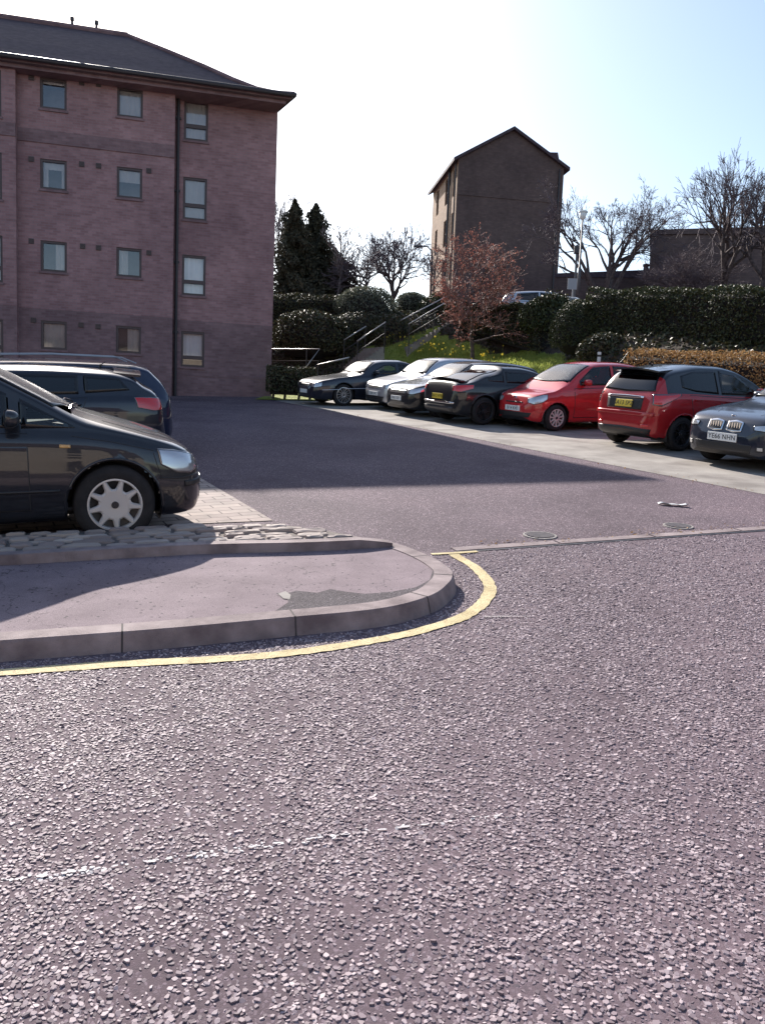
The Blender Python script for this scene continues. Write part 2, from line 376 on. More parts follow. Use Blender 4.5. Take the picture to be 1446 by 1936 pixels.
# block paved parking on the near left
pv = mat('block paving', (.3, .25, .22), .85, spec=.25)
tc = N(pv, 'ShaderNodeTexCoord'); mp = N(pv, 'ShaderNodeMapping'); mp.inputs['Rotation'].default_value = (0, 0, R_(-28)); L_(pv, tc.outputs['Object'], mp.inputs[0])
bt = N(pv, 'ShaderNodeTexBrick', Scale=1.0); bt.inputs['Brick Width'].default_value = .3; bt.inputs['Row Height'].default_value = .15; bt.inputs['Mortar Size'].default_value = .008
bt.inputs['Color1'].default_value = (.38, .32, .28, 1); bt.inputs['Color2'].default_value = (.27, .22, .2, 1); bt.inputs['Mortar'].default_value = (.08, .06, .06, 1)
L_(pv, mp.outputs[0], bt.inputs['Vector']); L_(pv, mixc(pv, bt.outputs['Color'], ramp(pv, noise(pv, 5, 6), [(.3, (.7, .7, .7)), (.7, (1.15, 1.1, 1.1))]), .8, 'MULTIPLY'), pr(pv).inputs['Base Color'])
L_(pv, bump(pv, bt.outputs['Fac'], -.6, .006, bump(pv, noise(pv, 80, 4), .4, .004)), pr(pv).inputs['Normal'])
b0 = G(515, 984); ld = Vector((-.46, .888, 0)); lv = Vector((-.888, -.46, 0))
PAVE = (b0, ld, lv, pv)

# raised footway nose with its kerb
def catmull(P, n=10):
    out = []
    for i in range(len(P) - 1):
        p0, p1, p2, p3 = P[max(i - 1, 0)], P[i], P[i + 1], P[min(i + 2, len(P) - 1)]
        for k in range(n):
            t = k / n
            out.append(.5 * ((2 * p1) + (p2 - p0) * t + (2 * p0 - 5 * p1 + 4 * p2 - p3) * t * t + (3 * p1 - p0 - 3 * p2 + p3) * t ** 3))
    out.append(P[-1]); return out
KH = .105
ko_px = [(0, 1211), (300, 1189), (523, 1169), (719, 1150), (813, 1126), (847, 1103), (856, 1087), (849, 1073), (813, 1051), (765, 1032), (711, 1017), (615, 997), (518, 984)]
ko = [G(px, py, KH) for px, py in ko_px]
ko = [ko[0] + (ko[0] - ko[1]).normalized() * .75 * k for k in range(12, 0, -1)] + ko
ko = [Vector((p.x, p.y, 0)) for p in ko]
outer = catmull(ko, 12)
def normals2(L):
    out = []
    for i in range(len(L)):
        d = (L[min(i + 1, len(L) - 1)] - L[max(i - 1, 0)]).normalized(); out.append(Vector((-d.y, d.x, 0)))
    return out
nrm = normals2(outer); KW = .13
def kh(i):                                   # the kerb drops flush towards the parking bays
    f = (i - 132) / (len(outer) - 133); return KH if f < .80 else KH - (f - .80) / .20 * .06
mb = MB(); prof = [(0, 0), (0, .6), (.0, .86), (.012, .97), (.03, 1.0), (1, 1.0), (1, .8)]
for i, (p, n_) in enumerate(zip(outer, nrm)):
    for (o_, hz) in prof:
        q = p + n_ * KW * o_ - (n_ * .03 * (1 - hz) if o_ == 0 else Vector((0, 0, 0))); mb.v.append((q.x, q.y, plane(q.x, q.y) + kh(i) * hz))
np_ = len(prof)
for i in range(len(outer) - 1):
    for k in range(np_ - 1): mb.f.append((i * np_ + k, (i + 1) * np_ + k, (i + 1) * np_ + k + 1, i * np_ + k + 1)); mb.m.append(0)
# joints between kerb stones
acc = 0; nxt = .35
for i in range(1, len(outer)):
    acc += (outer[i] - outer[i - 1]).length
    if acc > nxt:
        nxt += .92 if i < 180 else .55
        p = outer[i]; n_ = nrm[i]; d = Vector((n_.y, -n_.x, 0))
        vs = []
        for (o_, hz) in prof:
            for sg in (-1, 1):
                q = p + n_ * KW * o_ - (n_ * (.03 * (1 - hz) + .0015) if o_ == 0 else Vector((0, 0, 0))) + d * sg * .005; vs.append((q.x, q.y, plane(q.x, q.y) + kh(i) * hz + .0015))
        mb.add(vs, [(2 * k, 2 * k + 1, 2 * k + 3, 2 * k + 2) for k in range(np_ - 1)], 1)
tag(mb.build('kerb', [M['kerb'], M['kerbjoint']], smooth=False), kind='structure')
inner = [p + n_ * (KW - .004) for p, n_ in zip(outer, nrm)]
# footway surface fills up to the edging in front of the setts
e_lo = [G(0, 1068, KH), G(363, 1047, KH), G(586, 1041, KH), G(742, 1033, KH)]
e_lo = [e_lo[0] + (e_lo[0] - e_lo[1]).normalized() * k for k in range(8, 0, -1)] + e_lo
nose = [p for i, p in enumerate(inner) if i <= 12 * 20 + 8]
fw = [(p.x, p.y) for p in nose] + [(p.x, p.y) for p in reversed(e_lo)]
sheet('footway', fw, KH - .006, M['footway'])
# darker re-laid patch along the kerb
pp = [(512, 1160), (545, 1138), (540, 1122), (560, 1116), (600, 1120), (625, 1113), (655, 1118), (690, 1122), (740, 1118), (785, 1110), (812, 1096), (818, 1078), (800, 1058), (790, 1050),
      (826, 1068), (831, 1082), (818, 1100), (788, 1116), (706, 1144)]
pts = [G(a_, b_, KH) for a_, b_ in pp]
sheet('tarmac_patch', [(p.x, p.y) for p in pts], KH - .002, M['patch'])
sheet('worn_spot', [(p.x, p.y) for p in [G(a_, b_, KH) for a_, b_ in ((526, 1122), (540, 1117), (550, 1124), (548, 1132), (536, 1131))]], KH - .0015, M['concrete'])
# edging stones and granite setts
EH = .17
e_hi = [p + Vector((0, 0, 0)) for p in e_lo]
mb = MB(); dd = [(e_lo[i + 1] - e_lo[i]).normalized() for i in range(len(e_lo) - 1)]
el = catmull([Vector((p.x, p.y, 0)) for p in e_lo], 8); en = normals2(el); EWD = .1
for i in range(0, len(el) - 1):
    a_, b_ = el[i], el[i + 1]; na, nb = en[i], en[i + 1]; h1 = EH if i < 84 else EH - (i - 84) * .01; h2 = EH if i + 1 < 84 else EH - (i - 83) * .01
    vs = [(a_, h1, KH - .02), (b_, h2, KH - .02)]
    q = [(a_.x, a_.y, plane(a_.x, a_.y) + KH - .03), (b_.x, b_.y, plane(b_.x, b_.y) + KH - .03), (b_.x, b_.y, plane(b_.x, b_.y) + h2), (a_.x, a_.y, plane(a_.x, a_.y) + h1)]
    a2, b2 = a_ + na * EWD, b_ + nb * EWD
    q += [(b2.x, b2.y, plane(b2.x, b2.y) + h2), (a2.x, a2.y, plane(a2.x, a2.y) + h1)]
    mb.add(q, [(0, 1, 2, 3), (3, 2, 4, 5)])
tag(mb.build('edging', M['kerb']), kind='structure')
SH = .15
s_top = [G(x_, y_, SH) for x_, y_ in ((700, 1016), (615, 998), (518, 986), (387, 991))]
sdir = (s_top[-1] - s_top[-2]).normalized()
s_top.append(s_top[-1] + sdir * 8)
b0, ld, lv, pv = PAVE; sback = Vector((sdir.y, -sdir.x, 0)); sback = -sback if sback.y > 0 else sback
c = [b0 + sback * .05, b0 + ld * 19, b0 + ld * 19 + lv * 18, b0 + sdir * 14 + sback * .08]
sheet('block_paving', [(p.x, p.y) for p in c], .010, pv)
e_in = [p + n_ * EWD for p, n_ in zip(el, en)]
spoly = [(p.x, p.y) for p in e_in] + [(p.x, p.y) for p in s_top]
mb = MB(); n0 = len(spoly)
mb.add([(x, y, plane(x, y) + hh) for hh in (.0, SH - .02) for x, y in spoly], [tuple(range(n0, 2 * n0))] + [(i, (i + 1) % n0, n0 + (i + 1) % n0, n0 + i) for i in range(n0)])
tag(mb.build('sett_bed', M['mortar']), kind='structure')
mb = MB(); sd1 = (e_lo[9] - e_lo[8]).normalized(); sd1.z = 0; sn = Vector((-sd1.y, sd1.x, 0)); org = Vector((e_lo[8].x, e_lo[8].y, 0)) + sn * (EWD + .02)
r_ = 0; v0 = 0
while v0 < 1.4:
    hgt = .08 + .035 * random.random(); u0 = -3.0 + random.random() * .2
    while u0 < 2.6:
        wd = random.uniform(.16, .36); g_ = .012
        cc = org + sd1 * (u0 + wd / 2) + sn * (v0 + hgt / 2)
        ok = all(inpoly(*((cc + sd1 * sx * wd * .34 + sn * sy * hgt * .3).xy), spoly) for sx in (-1, 1) for sy in (-1, 1))
        if ok:
            ring = []
            for ang in range(10):
                t = 2 * math.pi * ang / 10; ca, sa_ = math.cos(t), math.sin(t)
                ex = math.copysign(abs(ca) ** .42, ca) * (wd / 2 - g_) * random.uniform(.9, 1.05); ey = math.copysign(abs(sa_) ** .5, sa_) * (hgt / 2 - g_ * .8) * random.uniform(.85, 1.08)
                ring.append((ex, ey))
            tilt = random.uniform(-.08, .08); top = SH + random.uniform(-.008, .012); vs = []
            for sc, hz in ((1, SH - .03), (1, top - .014), (.93, top - .004), (.5, top)):
                for ex, ey in ring:
                    q = cc + sd1 * ex * sc + sn * ey * sc; vs.append((q.x, q.y, plane(q.x, q.y) + hz + ey * tilt + random.uniform(-.004, .004)))
            fs = [(l * 10 + k, l * 10 + (k + 1) % 10, (l + 1) * 10 + (k + 1) % 10, (l + 1) * 10 + k) for l in range(3) for k in range(10)] + [tuple(range(30, 40))]
            mb.add(vs, fs)
        u0 += wd
    v0 += hgt
tag(mb.build('cobble_setts', M['sett'], smooth=False), kind='structure')

# yellow line round the nose, with its end bar, and the worn white line
def strip(name, P, widths, h, material, rag=.0, step=.03):
    L = catmull([Vector((p.x, p.y, 0)) for p in P], 10); res = [L[0]]
    for i in range(1, len(L)):
        n_ = max(1, int((L[i] - L[i - 1]).length / step))
        for k in range(n_): res.append(L[i - 1].lerp(L[i], (k + 1) / n_))
    nn = normals2(res); V = []; F = []
    for i, (p, n_) in enumerate(zip(res, nn)):
        w_ = np.interp(i / (len(res) - 1), [0, .5, 1], widths)
        for sg in (-1, 1):
            q = p + n_ * sg * (w_ / 2 + random.uniform(-rag, rag)); V.append((q.x, q.y, plane(q.x, q.y) + h))
    F = [(2 * i, 2 * i + 1, 2 * i + 3, 2 * i + 2) for i in range(len(res) - 1)]
    return tag(link(name, np_mesh(name, V, F, material)), kind='structure'), res
yl = [G(*q) for q in ((857, 1050), (900, 1077), (925, 1110), (914, 1140), (876, 1168), (808, 1191), (726, 1210), (590, 1232), (445, 1247), (250, 1257), (0, 1275))]
yl += [yl[-1] + (yl[-1] - yl[-2]).normalized() * .8 * k for k in range(1, 8)]
_, ypath = strip('yellow_line', yl, (.085, .085, .06), .0095, M['yellow'], .005)
strip('yellow_line_end_bar', [G(815, 1050), G(858, 1048), G(902, 1045)], (.045, .05, .045), .0125, M['yellow'], .003)
wl0, wl1, wl2, wl3 = G(0, 1671), G(300, 1630), G(600, 1588), G(960, 1543)
def worn(name, P, wd):
    L = catmull([Vector((p.x, p.y, 0)) for p in P], 60); nn = normals2(L); mb = MB()
    for i in range(len(L) - 1):
        f = i / len(L); d = (L[i + 1] - L[i])
        for k in range(5):
            if random.random() < .88 - .75 * f * (1 if f > .25 else .4):
                o_ = random.uniform(-.5, .5) * wd; a_ = random.uniform(.003, .007); p = L[i] + d * (k / 5) + nn[i] * o_; ll = d.length * random.uniform(.2, .5)
                t = d.normalized()
                mb.add([((p + t * sx * ll + nn[i] * sy * a_).x, (p + t * sx * ll + nn[i] * sy * a_).y, plane(p.x, p.y) + random.uniform(.0085, .012)) for sx, sy in ((-1, -.6), (0, -1), (1, -.5), (1, .6), (0, 1), (-1, .5))], [tuple(range(6))])
    return tag(mb.build(name, M['white']), kind='structure')
wl = [Vector((p.x, p.y, 0)) for p in (wl0 - (wl1 - wl0), wl0, wl1, wl2, wl3)]; wpath = catmull(wl, 90); wnn = normals2(wpath); mb = MB(); i = 0
while i < len(wpath) - 3:
    f = i / len(wpath); run = int(random.uniform(1, 9) * (1 - .6 * f)) + 1; run = min(run, len(wpath) - 2 - i); vs = []
    for k in range(i, i + run + 1):
        w_ = random.uniform(.005, .011) * (1 - .6 * f) * (.35 if k in (i, i + run) else 1)
        for sg in (-1, 1): q = wpath[k] + wnn[k] * (sg * w_ + random.uniform(-.003, .003)); vs.append((q.x, q.y, plane(q.x, q.y) + .0085))
    mb.add(vs, [(2 * k, 2 * k + 1, 2 * k + 3, 2 * k + 2) for k in range(run)]); i += run + int(random.random() ** 2 * (2 + 20 * f))
tag(mb.build('worn_white_line', M['white']), kind='structure')
worn('faint_white_line', [G(915, 1169), G(960, 1168), G(1010, 1168)], .02)

# loose looking chippings standing proud of the near road, as real stones
def scatter_chips():
    sp = .0122
    ys = np.arange(1.15, 7.4, sp); P = []
    for y in ys:
        hw = .52 * y + 1.5; xs = np.arange(-hw, hw, sp); P.append(np.stack([xs, np.full_like(xs, y)], 1))
    P = np.concatenate(P); P += rng.uniform(-.5, .5, P.shape) * sp
    # uneven wear: patches where binder covers the stone
    x, y = P[:, 0], P[:, 1]
    w = np.zeros(len(P))
    for fx, fy, ph, am in ((3.1, 2.3, 0, .8), (5.7, -4.1, 1.3, .7), (11.3, 7.7, 2.1, .6), (-17.2, 13.4, .4, .6), (31, -23, 2.2, .5), (7, 29, 4.0, .5)): w += am * np.sin(fx * x + fy * y + ph + np.sin(fy * x * .7 - fx * y * .6))
    keep = rng.uniform(0, 1, len(P)) < np.clip(.76 + .17 * w, .2, .97)
    edge_ = np.clip((.52 * y + 1.5 - np.abs(x)) / 1.2, 0, 1) * np.clip((y - 1.15) / .35, 0, 1); keep &= rng.uniform(0, 1, len(P)) < edge_
    far = np.clip((y - 4.5) / 2.9, 0, 1); keep &= rng.uniform(0, 1, len(P)) > far * .35
    n2 = Vector((jd.x, jd.y, 0)); side = (x - j0.x) * jn.x + (y - j0.y) * jn.y; keep &= side < -.10
    # not on the footway nose or the paint
    isl = [(p.x, p.y) for p in outer]; poly = np.array(isl + [(-12, 9.0), (-12, 3.0)])
    inside = np.zeros(len(P), bool); j = len(poly) - 1
    for i in range(len(poly)):
        c_ = (poly[i, 1] > y) != (poly[j, 1] > y)
        with np.errstate(divide='ignore', invalid='ignore'): c_ &= x < (poly[j, 0] - poly[i, 0]) * (y - poly[i, 1]) / (poly[j, 1] - poly[i, 1]) + poly[i, 0]
        inside ^= c_; j = i
    keep &= ~inside
    idx = np.where(keep)[0]
    path = np.array([(p.x, p.y) for p in ypath[::3]]); near = np.zeros(len(idx), bool)
    for q in path: near |= (x[idx] - q[0]) ** 2 + (y[idx] - q[1]) ** 2 < .052 ** 2
    ob = np.array([(p.x, p.y) for p in outer]); 
    for q in ob: near |= (x[idx] - q[0]) ** 2 + (y[idx] - q[1]) ** 2 < .05 ** 2
    wl = np.array([(p.x, p.y) for p in wpath]); pnt = np.zeros(len(idx), bool)
    for q in wl: pnt |= ((x[idx] - q[0]) ** 2 + (y[idx] - q[1]) ** 2 < .0165 ** 2)
    pf = np.clip(1.1 - (x[idx] + 1.1) / 1.5, .08, .95) * (.75 + .25 * np.sin(x[idx] * 23) * np.sin(x[idx] * 9.1 + 1)); pnt &= rng.uniform(0, 1, len(idx)) < pf
    pnt = pnt[~near]; P = P[idx[~near]]; n = len(P)
    k = 6; ang = np.linspace(0, 2 * np.pi, k, endpoint=False)[None] + rng.uniform(-.4, .4, (n, k)) + rng.uniform(0, 6.28, (n, 1))
    size = np.where(rng.uniform(0, 1, n) < .36, rng.uniform(.0075, .0115, n), rng.uniform(.0035, .0078, n)); asp = rng.uniform(.45, .95, n); rot = rng.uniform(0, np.pi, n)
    def ringxy(sc, jit):
        rr = size[:, None] * sc * (1 + rng.uniform(-jit, jit, (n, k))); a_ = rr * np.cos(ang); b_ = rr * np.sin(ang) * asp[:, None]
        return a_ * np.cos(rot)[:, None] - b_ * np.sin(rot)[:, None], a_ * np.sin(rot)[:, None] + b_ * np.cos(rot)[:, None]
    tx, ty = rng.normal(0, .13, n), rng.normal(-.04, .15, n); hz = rng.uniform(.001, .0042, n) * (size / .0095)
    V = np.zeros((n, 3 * k, 3), np.float32)
    for l, (sc, jit, hb) in enumerate(((1.0, .22, None), (.96, .22, .65), (.84, .22, 1.0))):
        ex, ey = ringxy(sc, jit); X = P[:, 0:1] + ex; Y = P[:, 1:2] + ey; Z = SA * Y + SB * X
        Z = Z + (-.002 if hb is None else .004 + hz[:, None] * hb + tx[:, None] * ex + ty[:, None] * ey)
        V[:, l * k:(l + 1) * k, 0] = X; V[:, l * k:(l + 1) * k, 1] = Y; V[:, l * k:(l + 1) * k, 2] = Z
    q = np.array([(l * k + i, l * k + (i + 1) % k, (l + 1) * k + (i + 1) % k, (l + 1) * k + i) for l in range(2) for i in range(k)] + [(2 * k, 2 * k + 1, 2 * k + 2, 2 * k + 3), (2 * k, 2 * k + 3, 2 * k + 4, 2 * k + 5)])
    F = (q[None] + (np.arange(n) * 3 * k)[:, None, None]).reshape(-1, 4)
    return np_mesh('road_chippings', V.reshape(-1, 3), F, [M['chip'], M['white']], midx=np.repeat(pnt.astype(np.int32), len(q)))
tag(link('road_chippings', scatter_chips()), kind='stuff')

# iron covers and a scrap of paper
def cover(px, py, rad, label):
    p = G(px, py); t = empty('manhole_cover', p, label, 'manhole cover')
    sl = Matrix(((1, 0, 0), (0, 1, 0), (SB, SA, 1)))
    def warp(o):
        for v in o.data.vertices: v.co = sl @ v.co
    mb = MB(); mb.lathe([(rad, .0), (rad, .013), (rad * .9, .014), (rad * .9, .008)], 28, 'z'); warp(mb.build('frame', M['concrete'], t))
    mb = MB(); mb.lathe([(.001, .012), (rad * .88, .012), (rad * .88, .0)], 28, 'z')
    for i in range(-3, 4):
        hw = math.sqrt(max(0, (rad * .8) ** 2 - (i * rad * .22) ** 2)); mb.box(-hw, hw, i * rad * .22 - .01, i * rad * .22 + .01, .0122, .018)
    warp(mb.build('lid', M['iron'], t)); return t
cover(1020, 1014, .15, 'round iron cover in the tarmac beside the channel stone, nearer the yellow line')
cover(1281, 996, .14, 'smaller iron cover in the tarmac close to the scrap of paper')
p = G(1271, 957); mb = MB()
pts = []
for i in range(9):
    for k in (-1, 0, 1): pts.append((p.x + (i - 4) * .035, p.y - (i - 4) * .012 + k * .045, plane(p.x, p.y) + .012 + .014 * abs(k) * (1 + .5 * math.sin(i)) + .006 * math.sin(i * 1.7)))
mb.add(pts, [(i * 3 + k, (i + 1) * 3 + k, (i + 1) * 3 + k + 1, i * 3 + k + 1) for i in range(8) for k in range(2)])
o = mb.build('paper_scrap', M['paper']); sm_ = o.modifiers.new('s', 'SOLIDIFY'); sm_.thickness = .002
tag(o, 'crumpled strip of white litter paper lying on the car park tarmac', 'litter')
# ------------------------------------------------------------------ buildings
def frame_of(p, az):                     # local x runs along the compass bearing az, y away from the viewer
    rz = R_(90 - az); return Matrix.Translation(p) @ Matrix.Rotation(rz, 4, 'Z')
def wallhit(Mi, px, py, off=0.0):        # photo sight line met with the wall plane local y = off
    d = Mi.to_3x3() @ Vector(ray(px, py)); o = Mi @ Vector(CAM_C); t = (off - o.y) / d.y; q = o + d * t; return q.x, q.z
def holed_wall(mb, x0, x1, z0, z1, y, holes, depth=.12, mi=0, zsplit=None):
    """wall facing -y with rectangular openings and their reveals; zsplit: below it material 1"""
    xs = sorted({x0, x1, *[h[0] for h in holes], *[h[1] for h in holes]}); zs = sorted({z0, z1, *([zsplit] if zsplit else []), *[h[2] for h in holes], *[h[3] for h in holes]})
    xs = [x for x in xs if x0 <= x <= x1]; zs = [z for z in zs if z0 <= z <= z1]
    for i in range(len(xs) - 1):
        for k in range(len(zs) - 1):
            cx_, cz_ = (xs[i] + xs[i + 1]) / 2, (zs[k] + zs[k + 1]) / 2
            if any(h[0] < cx_ < h[1] and h[2] < cz_ < h[3] for h in holes): continue
            mb.add([(xs[i], y, zs[k]), (xs[i + 1], y, zs[k]), (xs[i + 1], y, zs[k + 1]), (xs[i], y, zs[k + 1])], [(0, 1, 2, 3)], 1 if (zsplit and cz_ < zsplit) else mi)
    for a, b, c, d in holes:
        if b < x0 or a > x1: continue
        mb.add([(a, y, c), (b, y, c), (b, y, d), (a, y, d), (a, y + depth, c), (b, y + depth, c), (b, y + depth, d), (a, y + depth, d)], [(0, 4, 5, 1), (1, 5, 6, 2), (2, 6, 7, 3), (3, 7, 4, 0)], mi)
def window(parent, x0, x1, z0, z1, y, transom=None, blind=0.0, curtain=None, deep=.08, lower=None, fw=.07, mate=None):
    f = MB(); t = .05
    f.box(x0, x1, y + deep - t, y + deep + t, z0, z0 + fw); f.box(x0, x1, y + deep - t, y + deep + t, z1 - fw, z1)
    f.box(x0, x0 + fw, y + deep - t, y + deep + t, z0 + fw, z1 - fw); f.box(x1 - fw, x1, y + deep - t, y + deep + t, z0 + fw, z1 - fw)
    if transom: f.box(x0 + fw, x1 - fw, y + deep - t, y + deep + t, transom - fw * .8, transom + fw * .8)
    w = f.build('window', mate or M['frame'], parent)
    s = MB(); s.box(x0 - .04, x1 + .04, y - .045, y + .02, z0 - .07, z0 - .002); s.build('sill', M['brickB'], w)
    q = MB(); q.add([(x0 + fw, y + deep, z0 + fw), (x1 - fw, y + deep, z0 + fw), (x1 - fw, y + deep, z1 - fw), (x0 + fw, y + deep, z1 - fw)], [(0, 1, 2, 3)])
    if transom is None or True: q.build('pane', M['pane'], w)
    r = MB(); yb = y + .9                 # the room behind
    r.add([(x0 - .3, y + .16, z0 - .3), (x1 + .3, y + .16, z0 - .3), (x1 + .3, y + .16, z1 + .2), (x0 - .3, y + .16, z1 + .2), (x0 - .3, yb, z0 - .3), (x1 + .3, yb, z0 - .3), (x1 + .3, yb, z1 + .2), (x0 - .3, yb, z1 + .2)], [(0, 1, 5, 4), (1, 2, 6, 5), (2, 3, 7, 6), (3, 0, 4, 7), (4, 5, 6, 7)])
    r.build('room', M['room'], w)
    if blind > 0:
        b = MB(); zt = z1 - (z1 - z0) * blind; n_ = 9
        vs = []
        for i in range(n_ + 1):
            xx = x0 + fw * .5 + (x1 - x0 - fw) * i / n_; yy = y + .16 + (.012 if i % 2 else -.008)
            vs += [(xx, yy, zt), (xx, yy, z1 - .01)]
        b.add(vs, [(2 * i, 2 * i + 2, 2 * i + 3, 2 * i + 1) for i in range(n_)]); b.build('blind', M['blind'], w)
    if curtain:
        b = MB()
        for a, c in curtain: 
            xa, xb = x0 + (x1 - x0) * a, x0 + (x1 - x0) * c; n_ = 6; vs = []
            for i in range(n_ + 1):
                xx = xa + (xb - xa) * i / n_; yy = y + .17 + (.02 if i % 2 else -.01); vs += [(xx, yy, z0 + .02), (xx, yy, z1 - .02)]
            b.add(vs, [(2 * i, 2 * i + 2, 2 * i + 3, 2 * i + 1) for i in range(n_)])
        b.build('curtain', M['blind'], w)
    return w

# --- the tall brick flats on the left
BP = Vector((-3.80, 26.8, 0)); BAZ = 76.0
BM = frame_of(BP, BAZ); BI = BM.inverted()
flats = empty('brick_flats', BP, 'four storey purplish brick block of flats standing in shade with square dark framed windows', 'building', rz=R_(90 - BAZ))
zb = 1.2; EZ = wallhit(BI, 524, 199)[1]
LX = -24.0
step_x = wallhit(BI, 35, 400)[0]; pier_x = wallhit(BI, 329, 400)[0]
REC = .38                               # the right-hand bay is set back, the far left bay stands forward
rows12 = [((148, 207), (166, 222)), ((302, 359), (317, 375)), ((456, 514), (469, 524)), ((607, 661), (617, 668))]
rows3 = [(188, 266, 238), (336, 416, 388), (483, 559, 533), (627, 694, 676)]
rows0 = [(131, 219, 190), (287, 376, 348), (444, 533, 505), (603, 676, 655)]
w12 = []; w3 = []; w0_ = []
def rect(px0, px1, py0, py1, off):
    xa, za = wallhit(BI, px0, py1, off); xb, zt = wallhit(BI, px1, py0, off); pm = (px0 + px1) / 2
    return [xa, xb, wallhit(BI, pm, py1, off)[1], wallhit(BI, pm, py0, off)[1]]
c1x = (wallhit(BI, 77, 400)[0], wallhit(BI, 127, 400)[0]); c2x = (wallhit(BI, 221, 400)[0], wallhit(BI, 269, 400)[0]); c3x = (wallhit(BI, 346, 400, REC)[0], wallhit(BI, 391, 400, REC)[0])
c0x = (wallhit(BI, -52, 400, -.3)[0], wallhit(BI, 5, 400, -.3)[0])
for (a, b) in rows12:
    for cx_, (p0, p1), pm in ((c1x, a, 102), (c2x, b, 245)): w12.append([cx_[0], cx_[1], wallhit(BI, pm, p1)[1], wallhit(BI, pm, p0)[1]])
for p0, p1, tr in rows3: w3.append([*c3x, wallhit(BI, 368, p1, REC)[1], wallhit(BI, 368, p0, REC)[1], wallhit(BI, 368, tr, REC)[1]])
for p0, p1, tr in rows0: w0_.append([*c0x, wallhit(BI, -10, p1, -.3)[1], wallhit(BI, -10, p0, -.3)[1], wallhit(BI, -10, tr, -.3)[1]])
extra = []
zband = wallhit(BI, 200, 592)[1]; zplinth = wallhit(BI, 420, 708, REC)[1]
mb = MB()
holed_wall(mb, step_x, pier_x, zb, EZ, 0, [tuple(w) for w in w12], zsplit=zband)
holed_wall(mb, pier_x, 0, zb, EZ, REC, [tuple(w[:4]) for w in w3], zsplit=zband)
holed_wall(mb, LX, step_x, zb, EZ, -.3, [tuple(w[:4]) for w in w0_], zsplit=zband)
DEEP = 9.6
mb.add([(pier_x, 0, zb), (pier_x, REC, zb), (pier_x, REC, EZ), (pier_x, 0, EZ)], [(0, 1, 2, 3)])
mb.add([(step_x, -.3, zb), (step_x, 0, zb), (step_x, 0, EZ), (step_x, -.3, EZ)], [(0, 1, 2, 3)])
SK = 3.0                                 # unseen end wall, slanted to shape the shadow cast on the car park
mb.add([(0, REC, zb), (-SK, DEEP, zb), (-SK, DEEP, EZ), (0, REC, EZ)], [(0, 1, 2, 3)])
mb.add([(-SK, DEEP, zb), (LX, DEEP, zb), (LX, DEEP, EZ), (-SK, DEEP, EZ)], [(0, 1, 2, 3)])
mb.add([(LX, DEEP, zb), (LX, -.3, zb), (LX, -.3, EZ), (LX, DEEP, EZ)], [(0, 1, 2, 3)])
mb.build('wall', [M['brickA'], M['brickB']], flats)
# string courses: stand a hand's breadth proud
s1, s0 = wallhit(BI, 200, 260)[1], wallhit(BI, 200, 284)[1]
mb = MB(); mb.box(step_x + .002, pier_x - .002, -.035, .05, s0, s1); mb.box(LX, step_x, -.335, -.25, s0, s1); mb.build('string_course', M['brickB'], flats)
mb = MB(); mb.box(pier_x + .002, 0.03, REC - .035, REC + .05, zplinth - .09, zplinth); mb.box(pier_x + .002, .03, REC - .022, REC + .05, zb, zplinth - .09); mb.build('plinth', M['brickB'], flats)
mb = MB(); mb.tube([(pier_x + .1, REC - .07, zb), (pier_x + .1, REC - .07, EZ)], .05, 10)
for z_ in np.arange(zb + 1, EZ, 2.2): mb.box(pier_x + .02, pier_x + .18, REC - .1, REC, z_, z_ + .06)
mb.build('downpipe', M['gutter'], flats)
blinds = [.15, 1, .3, .45, .0, 0, 1, .0]; curt = [None, None, [(0, .28), (.78, 1)], None, [(.55, 1)], [(0, .45)], None, [(.45, 1)]]
for w, b_, c_ in zip(w12, blinds, curt): window(flats, *w, 0, blind=b_, curtain=c_)
for w, b_ in zip(w3, (1, 1, 1, .8)): window(flats, *w[:4], REC, transom=w[4], blind=b_, curtain=None if b_ else [(0, .3), (.6, 1)])
for w, b_ in zip(w0_, (1, 1, 1, 1)): window(flats, *w[:4], -.3, transom=w[4], blind=b_)
for py_, lst in zip((149, 303, 458, 607), ((60, 155, 187), (60, 155, 187, 282), (60, 157, 187, 282), (64, 154, 186))):
    for px_ in lst:
        x_, z_ = wallhit(BI, px_, py_ + (px_ - 60) * .1 - 2); v = MB(); v.box(x_ - .075, x_ + .075, -.03, .05, z_ - .075, z_ + .075)
        for k in range(3): v.box(x_ - .06, x_ + .06, -.045, -.03, z_ - .055 + k * .045, z_ - .035 + k * .045)
        v.build('vent', M['frame'], flats)
# bell-cast hipped roof
OV = .38; RH = wallhit(BI, 180, 58, 4.55)[1] - EZ - .12; mb = MB(); prof = [(d_, h_ * RH / 3.72) for d_, h_ in ((0, 0), (.55, .20), (1.1, .50), (1.8, 1.02), (2.7, 1.75), (4.0, 2.75), (5.3, 3.72))]
xa, xb, ya, yb_ = LX - OV, OV, -.3 - OV, DEEP + OV
for d, h in prof: mb.v += [(xa + d, ya + d, EZ + .12 + h), (xb - d, ya + d, EZ + .12 + h), (xb - SK - d, yb_ - d, EZ + .12 + h), (xa + d, yb_ - d, EZ + .12 + h)]
for i in range(len(prof) - 1):
    for k in range(4): mb.f.append((i * 4 + k, i * 4 + (k + 1) % 4, (i + 1) * 4 + (k + 1) % 4, (i + 1) * 4 + k)); mb.m.append(0)
e = (len(prof) - 1) * 4; mb.f.append((e, e + 1, e + 2, e + 3)); mb.m.append(0)
roof = mb.build('roof', M['slate'], flats)
